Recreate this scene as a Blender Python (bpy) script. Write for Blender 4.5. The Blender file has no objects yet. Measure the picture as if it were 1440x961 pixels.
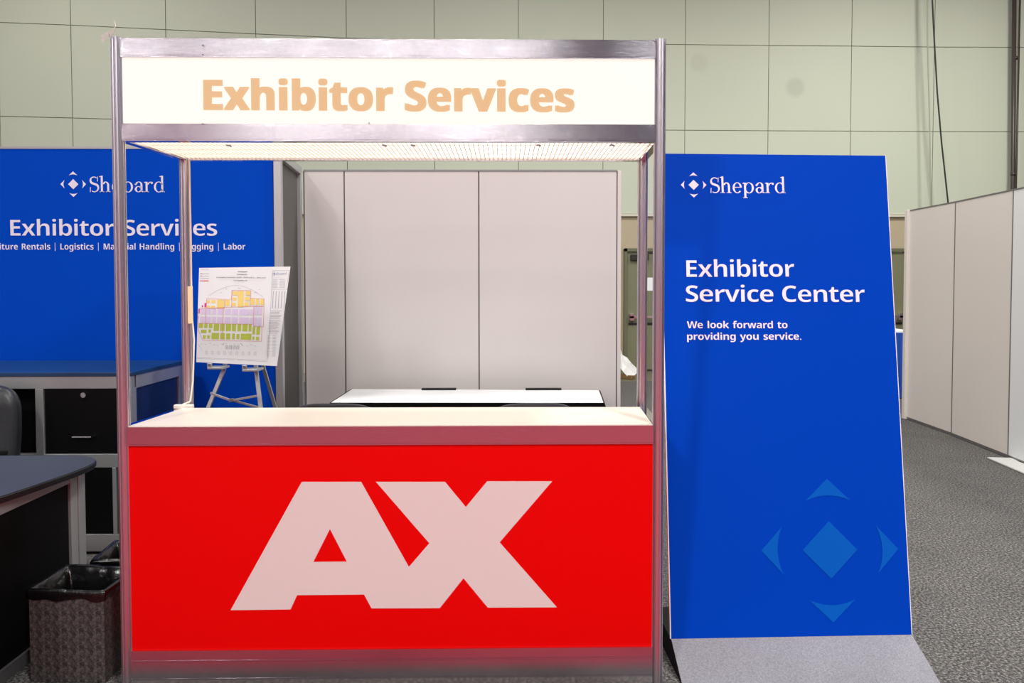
import bpy, bmesh, math, random, json
from mathutils import Vector, Matrix, noise

S = bpy.context.scene
COL = S.collection
V = Vector
random.seed(7)

# ------------------------------------------------------------------ camera
F, CY = 1040.0, 431.05                       # focal length and principal row, in pixels of a 1440x961 frame
CAM = V((.4246, -2.7593, 1.5453)); YAW, PITCH, ROLL = -.0092, .0322, -.0008
fw = V((-math.sin(YAW)*math.cos(PITCH), math.cos(YAW)*math.cos(PITCH), -math.sin(PITCH)))
r0 = V((math.cos(YAW), math.sin(YAW), 0)); u0 = r0.cross(fw)
RI = r0*math.cos(ROLL) + u0*math.sin(ROLL); UP = u0*math.cos(ROLL) - r0*math.sin(ROLL)
cd = bpy.data.cameras.new('camera'); co = bpy.data.objects.new('camera', cd); COL.objects.link(co)
cd.sensor_fit = 'HORIZONTAL'; cd.sensor_width = 36; cd.lens = 36*F/1440
cd.shift_y = -(480.5-CY)/1440; cd.clip_start = .05; cd.clip_end = 200
M = Matrix((RI, UP, -fw)).transposed().to_4x4(); M.translation = CAM
co.matrix_world = M; S.camera = co

# ------------------------------------------------------------------ light and exposure
S.view_settings.view_transform = 'Standard'; S.view_settings.look = 'None'
S.view_settings.exposure = 0; S.view_settings.gamma = 1; S.view_settings.use_curve_mapping = False
w = bpy.data.worlds.new('hall_air'); S.world = w; w.use_nodes = True
wn, wl = w.node_tree.nodes, w.node_tree.links          # hall surroundings: warmer and brighter towards the left, dim towards the right
wt = wn.new('ShaderNodeTexCoord'); ws = wn.new('ShaderNodeSeparateXYZ'); wr = wn.new('ShaderNodeValToRGB')
wm = wn.new('ShaderNodeMapRange'); wm.inputs['From Min'].default_value = -.6; wm.inputs['From Max'].default_value = .35
wl.new(wt.outputs['Generated'], ws.inputs[0]); wl.new(ws.outputs['X'], wm.inputs['Value']); wl.new(wm.outputs[0], wr.inputs[0])
wr.color_ramp.elements[0].color = (.92, .83, .90, 1); wr.color_ramp.elements[1].color = (.34, .36, .42, 1)
wl.new(wr.outputs[0], wn['Background'].inputs[0]); wn['Background'].inputs[1].default_value = .42
def area(loc, target, size, power, color=(1, .97, .92)):
    l = bpy.data.lights.new('hall_lamp', 'AREA'); l.shape = 'DISK'; l.size = size; l.energy = power; l.color = color
    o = bpy.data.objects.new('hall_lamp', l); COL.objects.link(o); o.location = loc
    o.rotation_euler = (V(target)-V(loc)).to_track_quat('-Z', 'Y').to_euler(); return o
for x, y, p in ((5.5, -9, 500),
                (-4, -7, 480), (3, -5, 520), (-10, -15, 300), (6, -15.5, 160), (-3.2, 1.2, 130), (3.4, 1.0, 300), (1.0, 5.0, 260), (7.5, 5.6, 440), (-6, 6, 150)):  # the two farthest behind the camera are added to brighten reflections in the rails
    area((x, y, 7.6), (x, y, 0), .9, p)
for x, z, p in ((-5.3, 7.95, 75), (-.5, 7.95, 75), (-5.1, 5.65, 28), (-2.9, 5.65, 14), (-.5, 5.65, 28), (.8, 5.65, 16)):     # lamps by the added far wall, set where the rails mirror them as spots
    area((x, -17.8, z), (0, 0, .5), .42, p)

# ------------------------------------------------------------------ measuring: a pixel of the photo onto a real plane
def ray(x, y): return fw + RI*((x-720)/F) + UP*((CY-y)/F)
def at(x, y, p0, n):
    v = ray(x, y); return CAM + v*((V(p0)-CAM).dot(V(n))/v.dot(V(n)))
def aX(x, y, X): return at(x, y, (X, 0, 0), (1, 0, 0))
def aY(x, y, Y): return at(x, y, (0, Y, 0), (0, 1, 0))
def aZ(x, y, Z): return at(x, y, (0, 0, Z), (0, 0, 1))

# ------------------------------------------------------------------ materials
def lin(c):
    if isinstance(c, str): c = [int(c[i:i+2], 16)/255 for i in (0, 2, 4)]
    return tuple((x/12.92 if x <= .04045 else ((x+.055)/1.055)**2.4) for x in c) + (1,)
def mat(name, c, rough=.5, metal=0, bump=0, scale=60, var=0, stretch=(1, 1, 1), spec=.5, c2=None, detail=4):
    m = bpy.data.materials.new(name); m.use_nodes = True; nt = m.node_tree; N = nt.nodes; L = nt.links
    b = N['Principled BSDF']; col = lin(c)
    b.inputs['Base Color'].default_value = col; b.inputs['Roughness'].default_value = rough
    b.inputs['Metallic'].default_value = metal; b.inputs['Specular IOR Level'].default_value = spec
    if bump or var or c2:
        tc = N.new('ShaderNodeTexCoord'); mp = N.new('ShaderNodeMapping'); mp.inputs['Scale'].default_value = stretch
        no = N.new('ShaderNodeTexNoise'); no.inputs['Scale'].default_value = scale; no.inputs['Detail'].default_value = detail
        L.new(tc.outputs['Object'], mp.inputs[0]); L.new(mp.outputs[0], no.inputs['Vector'])
        if var or c2:
            ra = N.new('ShaderNodeValToRGB'); ra.color_ramp.elements[0].position = .35; ra.color_ramp.elements[1].position = .65
            c1 = tuple(x*(1-var) for x in col[:3])+(1,)
            ra.color_ramp.elements[0].color = lin(c2) if c2 else c1
            ra.color_ramp.elements[1].color = col
            L.new(no.outputs['Fac'], ra.inputs[0]); L.new(ra.outputs[0], b.inputs['Base Color'])
        if bump:
            bu = N.new('ShaderNodeBump'); bu.inputs['Strength'].default_value = bump; bu.inputs['Distance'].default_value = .002
            L.new(no.outputs['Fac'], bu.inputs['Height']); L.new(bu.outputs[0], b.inputs['Normal'])
    return m
def emit(name, c, k):
    m = mat(name, c, .4); b = m.node_tree.nodes['Principled BSDF']; b.inputs['Base Color'].default_value = tuple(x*.12 for x in lin(c)[:3])+(1,); b = m.node_tree.nodes['Principled BSDF']
    b.inputs['Emission Color'].default_value = lin(c); b.inputs['Emission Strength'].default_value = k; return m

METAL = mat('brushed_aluminium', 'c8c6ce', .11, 1, .09, 40, 0, (.3, .3, 40))
POSTM = mat('post_aluminium', 'dcd9df', .3, 1, .06, 30, 0, (26, 26, 1))
ALU = mat('matt_aluminium', 'b9bbbc', .45, .75)
ALUD = mat('dark_aluminium', '8a8a8c', .45, .8)
CHROME = mat('chrome', 'e4e4e4', .15, 1)
BLACK = mat('black_laminate', '070708', .5, 0, .1, 200, spec=.15)
BLACKP = mat('black_plastic', '111214', .4)
RED = mat('red_graphic', 'de0000', .45, spec=.12)
REDLOGO = mat('white_vinyl_lettering', 'dcd0ce', .5)
BLUE = mat('blue_graphic_fabric', '0047c2', .6, spec=.04)
BLUES = mat('blue_sign_graphic', '0040ba', .55, 0, .03, 300, spec=.03)
BLUEM = mat('lighter_blue_print', '085cc0', .55, spec=.03)
INKW = mat('pale_lettering', 'eceaf4', .55)
WHITE = mat('white_laminate', 'e4d8c9', .32)
TABLEW = mat('white_table_laminate', 'f3f5f7', .35)
PANELW = mat('white_partition_board', 'd9d2cf', .36, var=.03, scale=.8)
PANELG = mat('grey_white_partition_board', 'd8d2cb', .33, var=.03, scale=.8)
PANELB = mat('cool_white_partition_board', 'dcdfe0', .33)
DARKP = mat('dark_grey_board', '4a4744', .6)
SIGNLIT = emit('backlit_white_acrylic', 'fff6ea', .97)
LETLIT = emit('backlit_gold_vinyl', 'e2b78a', .97)
SOFFIT = emit('lit_diffuser', 'ffeed8', 2.0)
LOUVER = mat('white_louver_plastic', 'fffaf2', .5)
DESKTOP = mat('slate_blue_laminate', '30353e', .42, var=.12, scale=40, spec=.35)
EDGE = mat('black_edge_band', '15171b', .4)
CABTOP = mat('dark_blue_laminate', '1b3f66', .3)
LEATHER = mat('black_leather', '24262a', .38, 0, .6, 120, spec=.5)
BAG = mat('black_bag_plastic', '0a0a0b', .22, 0, 1.0, 38, spec=.6)
PAPER = mat('white_foam_board', 'eef0f2', .55)
DRAPE = mat('black_cloth', '08080a', .8)
BDRAPE = mat('blue_cloth', '0a4aa8', .7)
SEATF = mat('charcoal_chair_fabric', '3a3a40', .7, 0, .3, 300)
TILE = mat('pale_green_wall_panel', 'c3cbb6', .6, var=.045, scale=.35, detail=6)
GROOVE = mat('dark_green_joint', '8d9380', .8)
BEIGE = mat('beige_wall_paint', 'b5a88c', .6, var=.05, scale=1.5)
OLIVE = mat('olive_door_paint', '77785c', .45)
OLIVED = mat('olive_frame_paint', '67684e', .5)
DARK = mat('black_void_metal', '17150f', .5)
PIPEM = mat('brown_pipe_paint', '3c342c', .4)
CABLE = mat('black_cable_rubber', '20241e', .6)
CABLEG = mat('pale_green_cable', '9aa38c', .6)
WARMTAPE = mat('cream_tape', 'f0dcb4', .6)
CORDM = mat('white_cord', 'eee6d8', .5)
GOLD = mat('brass', 'c9b48a', .3, 1)
YEL = mat('map_yellow', 'f6d978', .6); LIL = mat('map_lilac', 'e0d0ee', .6); GRN = mat('map_green', 'bccb42', .6)
MAG = mat('map_magenta', 'd83a8c', .6); RLN = mat('map_red_line', 'e07a78', .6); GRY = mat('map_grey_ink', 'a9adb4', .6)
GRYD = mat('map_dark_ink', '77787e', .6); ORG = mat('map_orange', 'e59a4a', .6)
WOOD = mat('raw_wood', '8a6a45', .6, var=.3, scale=8, stretch=(1, 8, 1))

def clear_mat():
    m = mat('clear_plastic_film', 'ffffff', .1); b = m.node_tree.nodes['Principled BSDF']
    b.inputs['Transmission Weight'].default_value = .75; b.inputs['IOR'].default_value = 1.2; return m
FILM = clear_mat()

def carpet(name, ca, cb, cc, scale=240):
    m = mat(name, ca, .95, spec=.1); nt = m.node_tree; N = nt.nodes; L = nt.links; b = N['Principled BSDF']
    tc = N.new('ShaderNodeTexCoord'); n1 = N.new('ShaderNodeTexNoise'); n1.inputs['Scale'].default_value = scale; n1.inputs['Detail'].default_value = 8; n1.inputs['Roughness'].default_value = .75
    n2 = N.new('ShaderNodeTexNoise'); n2.inputs['Scale'].default_value = 3.2; n2.inputs['Detail'].default_value = 5
    r = N.new('ShaderNodeValToRGB'); e = r.color_ramp.elements
    e[0].position = .36; e[0].color = lin(ca); e[1].position = .64; e[1].color = lin(cc); k = e.new(.5); k.color = lin(cb)
    mx = N.new('ShaderNodeMixRGB'); mx.blend_type = 'MULTIPLY'; mx.inputs[0].default_value = .35
    L.new(tc.outputs['Object'], n1.inputs['Vector']); L.new(tc.outputs['Object'], n2.inputs['Vector'])
    L.new(n1.outputs['Fac'], r.inputs[0]); L.new(r.outputs[0], mx.inputs[1]); L.new(n2.outputs['Fac'], mx.inputs[2]); L.new(mx.outputs[0], b.inputs['Base Color'])
    bu = N.new('ShaderNodeBump'); bu.inputs['Strength'].default_value = .25; bu.inputs['Distance'].default_value = .004
    L.new(n1.outputs['Fac'], bu.inputs['Height']); L.new(bu.outputs[0], b.inputs['Normal']); return m
CARPET = carpet('grey_speckled_carpet', '1f1e1e', '5b5958', 'a5a29f', 85)
REDC = carpet('red_carpet', '8c343f', 'ab4451', 'c45c68', 120)
WEDGE = carpet('grey_felt_top', '85868c', '97979e', 'a9a9b1', 160)
CONC = mat('olive_polished_concrete', '6f6c58', .3, var=.15, scale=1.2)
def bin_mat():
    m = mat('dark_stone_print', '6a605e', .75); nt = m.node_tree; N = nt.nodes; L = nt.links; b = N['Principled BSDF']
    tc = N.new('ShaderNodeTexCoord'); vm = N.new('ShaderNodeVectorMath'); vm.operation = 'FRACTION'      # the print repeats every 65 mm
    sc = N.new('ShaderNodeVectorMath'); sc.operation = 'SCALE'; sc.inputs['Scale'].default_value = 15
    no = N.new('ShaderNodeTexNoise'); no.inputs['Scale'].default_value = 5.5; no.inputs['Detail'].default_value = 6; no.inputs['Distortion'].default_value = 1.2
    r = N.new('ShaderNodeValToRGB'); e = r.color_ramp.elements
    e[0].position = .36; e[0].color = lin('1a1718'); e[1].position = .66; e[1].color = lin('574e4d')
    L.new(tc.outputs['Object'], sc.inputs[0]); L.new(sc.outputs[0], vm.inputs[0]); L.new(vm.outputs[0], no.inputs['Vector'])
    L.new(no.outputs['Fac'], r.inputs[0]); L.new(r.outputs[0], b.inputs['Base Color']); return m
BINM = bin_mat()
def stain(m, spots):                                    # round water stains on the hall wall
    nt = m.node_tree; N = nt.nodes; L = nt.links; b = N['Principled BSDF']; src = b.inputs['Base Color'].links[0].from_socket
    tc = N.new('ShaderNodeTexCoord')
    for p, rad, k in spots:
        d = N.new('ShaderNodeVectorMath'); d.operation = 'DISTANCE'; d.inputs[1].default_value = p
        mr = N.new('ShaderNodeMapRange'); mr.inputs['From Min'].default_value = rad*.6; mr.inputs['From Max'].default_value = rad; mr.inputs['To Min'].default_value = k; mr.inputs['To Max'].default_value = 0
        mx = N.new('ShaderNodeMixRGB'); mx.inputs[2].default_value = lin('9aa08c')
        L.new(tc.outputs['Object'], d.inputs[0]); L.new(d.outputs['Value'], mr.inputs['Value']); L.new(mr.outputs[0], mx.inputs[0])
        L.new(src, mx.inputs[1]); src = mx.outputs[0]
    L.new(src, b.inputs['Base Color'])

# ------------------------------------------------------------------ mesh building
def base_of(o):
    t = V((0, 0, 0))
    while o is not None: t = t + o.location; o = o.parent
    return t
class MB:
    def __init__(s): s.v = []; s.f = []; s.mi = []; s.mats = []; s.cur = 0
    def use(s, m):
        if m not in s.mats: s.mats.append(m)
        s.cur = s.mats.index(m); return s
    def add(s, vs, fs):
        k = len(s.v); s.v += [V(v) for v in vs]; s.f += [[i+k for i in f] for f in fs]; s.mi += [s.cur]*len(fs); return s
    def hexa(s, a, b):                                  # two quads with matching order
        return s.add(list(a)+list(b), [(3, 2, 1, 0), (4, 5, 6, 7), (0, 1, 5, 4), (1, 2, 6, 5), (2, 3, 7, 6), (3, 0, 4, 7)])
    def box(s, x0, x1, y0, y1, z0, z1):
        return s.hexa([(x0, y0, z0), (x1, y0, z0), (x1, y1, z0), (x0, y1, z0)], [(x0, y0, z1), (x1, y0, z1), (x1, y1, z1), (x0, y1, z1)])
    def beam(s, p, q, w, h, up=(0, 0, 1)):              # rectangular bar from p to q, w across, h along up
        p = V(p); q = V(q); d = (q-p).normalized(); x = d.cross(V(up))
        if x.length < 1e-4: x = d.cross(V((0, 1, 0)))
        x.normalize(); y = x.cross(d).normalized()
        c = [(-w/2, -h/2), (w/2, -h/2), (w/2, h/2), (-w/2, h/2)]
        return s.hexa([p+x*a+y*b for a, b in c], [q+x*a+y*b for a, b in c])
    def prism(s, pts, d):
        n = len(pts); pts = [V(p) for p in pts]; d = V(d)
        return s.add(pts+[p+d for p in pts], [list(range(n))[::-1], list(range(n, 2*n))]+[(i, (i+1) % n, n+(i+1) % n, n+i) for i in range(n)])
    def quad(s, *p): return s.add(p, [tuple(range(len(p)))])
    def tube(s, path, r, n=10, caps=True):
        path = [V(p) for p in path]; rings = []; prev = None
        for i, p in enumerate(path):
            t = (path[min(i+1, len(path)-1)]-path[max(i-1, 0)]).normalized()
            a = prev if prev is not None else (V((0, 0, 1)) if abs(t.z) < .9 else V((1, 0, 0)))
            x = (a - t*a.dot(t)).normalized(); prev = x; y = t.cross(x)
            rr = r[i] if isinstance(r, (list, tuple)) else r
            rings.append([p+x*rr*math.cos(2*math.pi*k/n)+y*rr*math.sin(2*math.pi*k/n) for k in range(n)])
        vs = [v for q in rings for v in q]; fs = []
        for i in range(len(path)-1):
            for k in range(n): fs.append((i*n+k, i*n+(k+1) % n, (i+1)*n+(k+1) % n, (i+1)*n+k))
        if caps: fs += [tuple(range(n))[::-1], tuple(range((len(path)-1)*n, len(path)*n))]
        return s.add(vs, fs)
    def build(s, name, m=None, parent=None, bevel=0, seg=2, smooth=False, sub=0):
        me = bpy.data.meshes.new(name); b = base_of(parent)
        me.from_pydata([v-b for v in s.v], [], s.f)
        ms = s.mats if s.mats else [m]
        for x in ms: me.materials.append(x)
        if s.mats:
            for p, i in zip(me.polygons, s.mi): p.material_index = i
        bm = bmesh.new(); bm.from_mesh(me); bmesh.ops.recalc_face_normals(bm, faces=bm.faces)
        if bevel:
            es = [e for e in bm.edges if len(e.link_faces) == 2 and e.calc_face_angle(0) > .5]
            bmesh.ops.bevel(bm, geom=es, offset=bevel, segments=seg, affect='EDGES', profile=.5, clamp_overlap=True)
        bm.to_mesh(me); bm.free()
        if smooth:
            for p in me.polygons: p.use_smooth = True
        o = bpy.data.objects.new(name, me); COL.objects.link(o)
        if parent: o.parent = parent
        if sub:
            md = o.modifiers.new('smooth', 'SUBSURF'); md.levels = md.render_levels = sub
        return o
def thing(name, label, cat, loc=(0, 0, 0), group=None):
    o = bpy.data.objects.new(name, None); COL.objects.link(o); o.location = loc; o.empty_display_size = .1
    return tag(o, label, cat, group)
def tag(o, label, cat, group=None):
    o['label'] = label; o['category'] = cat
    if group: o['group'] = group
    return o
def struct(o): o['kind'] = 'structure'; return o
def dup(root, loc, rz=0, label=None):
    def cp(o, par):
        c = o.copy(); COL.objects.link(c)
        if par: c.parent = par
        for ch in list(o.children): cp(ch, c)
        return c
    c = cp(root, None); c.location = loc; c.rotation_euler = (0, 0, rz)
    if label: c['label'] = label
    return c

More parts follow.
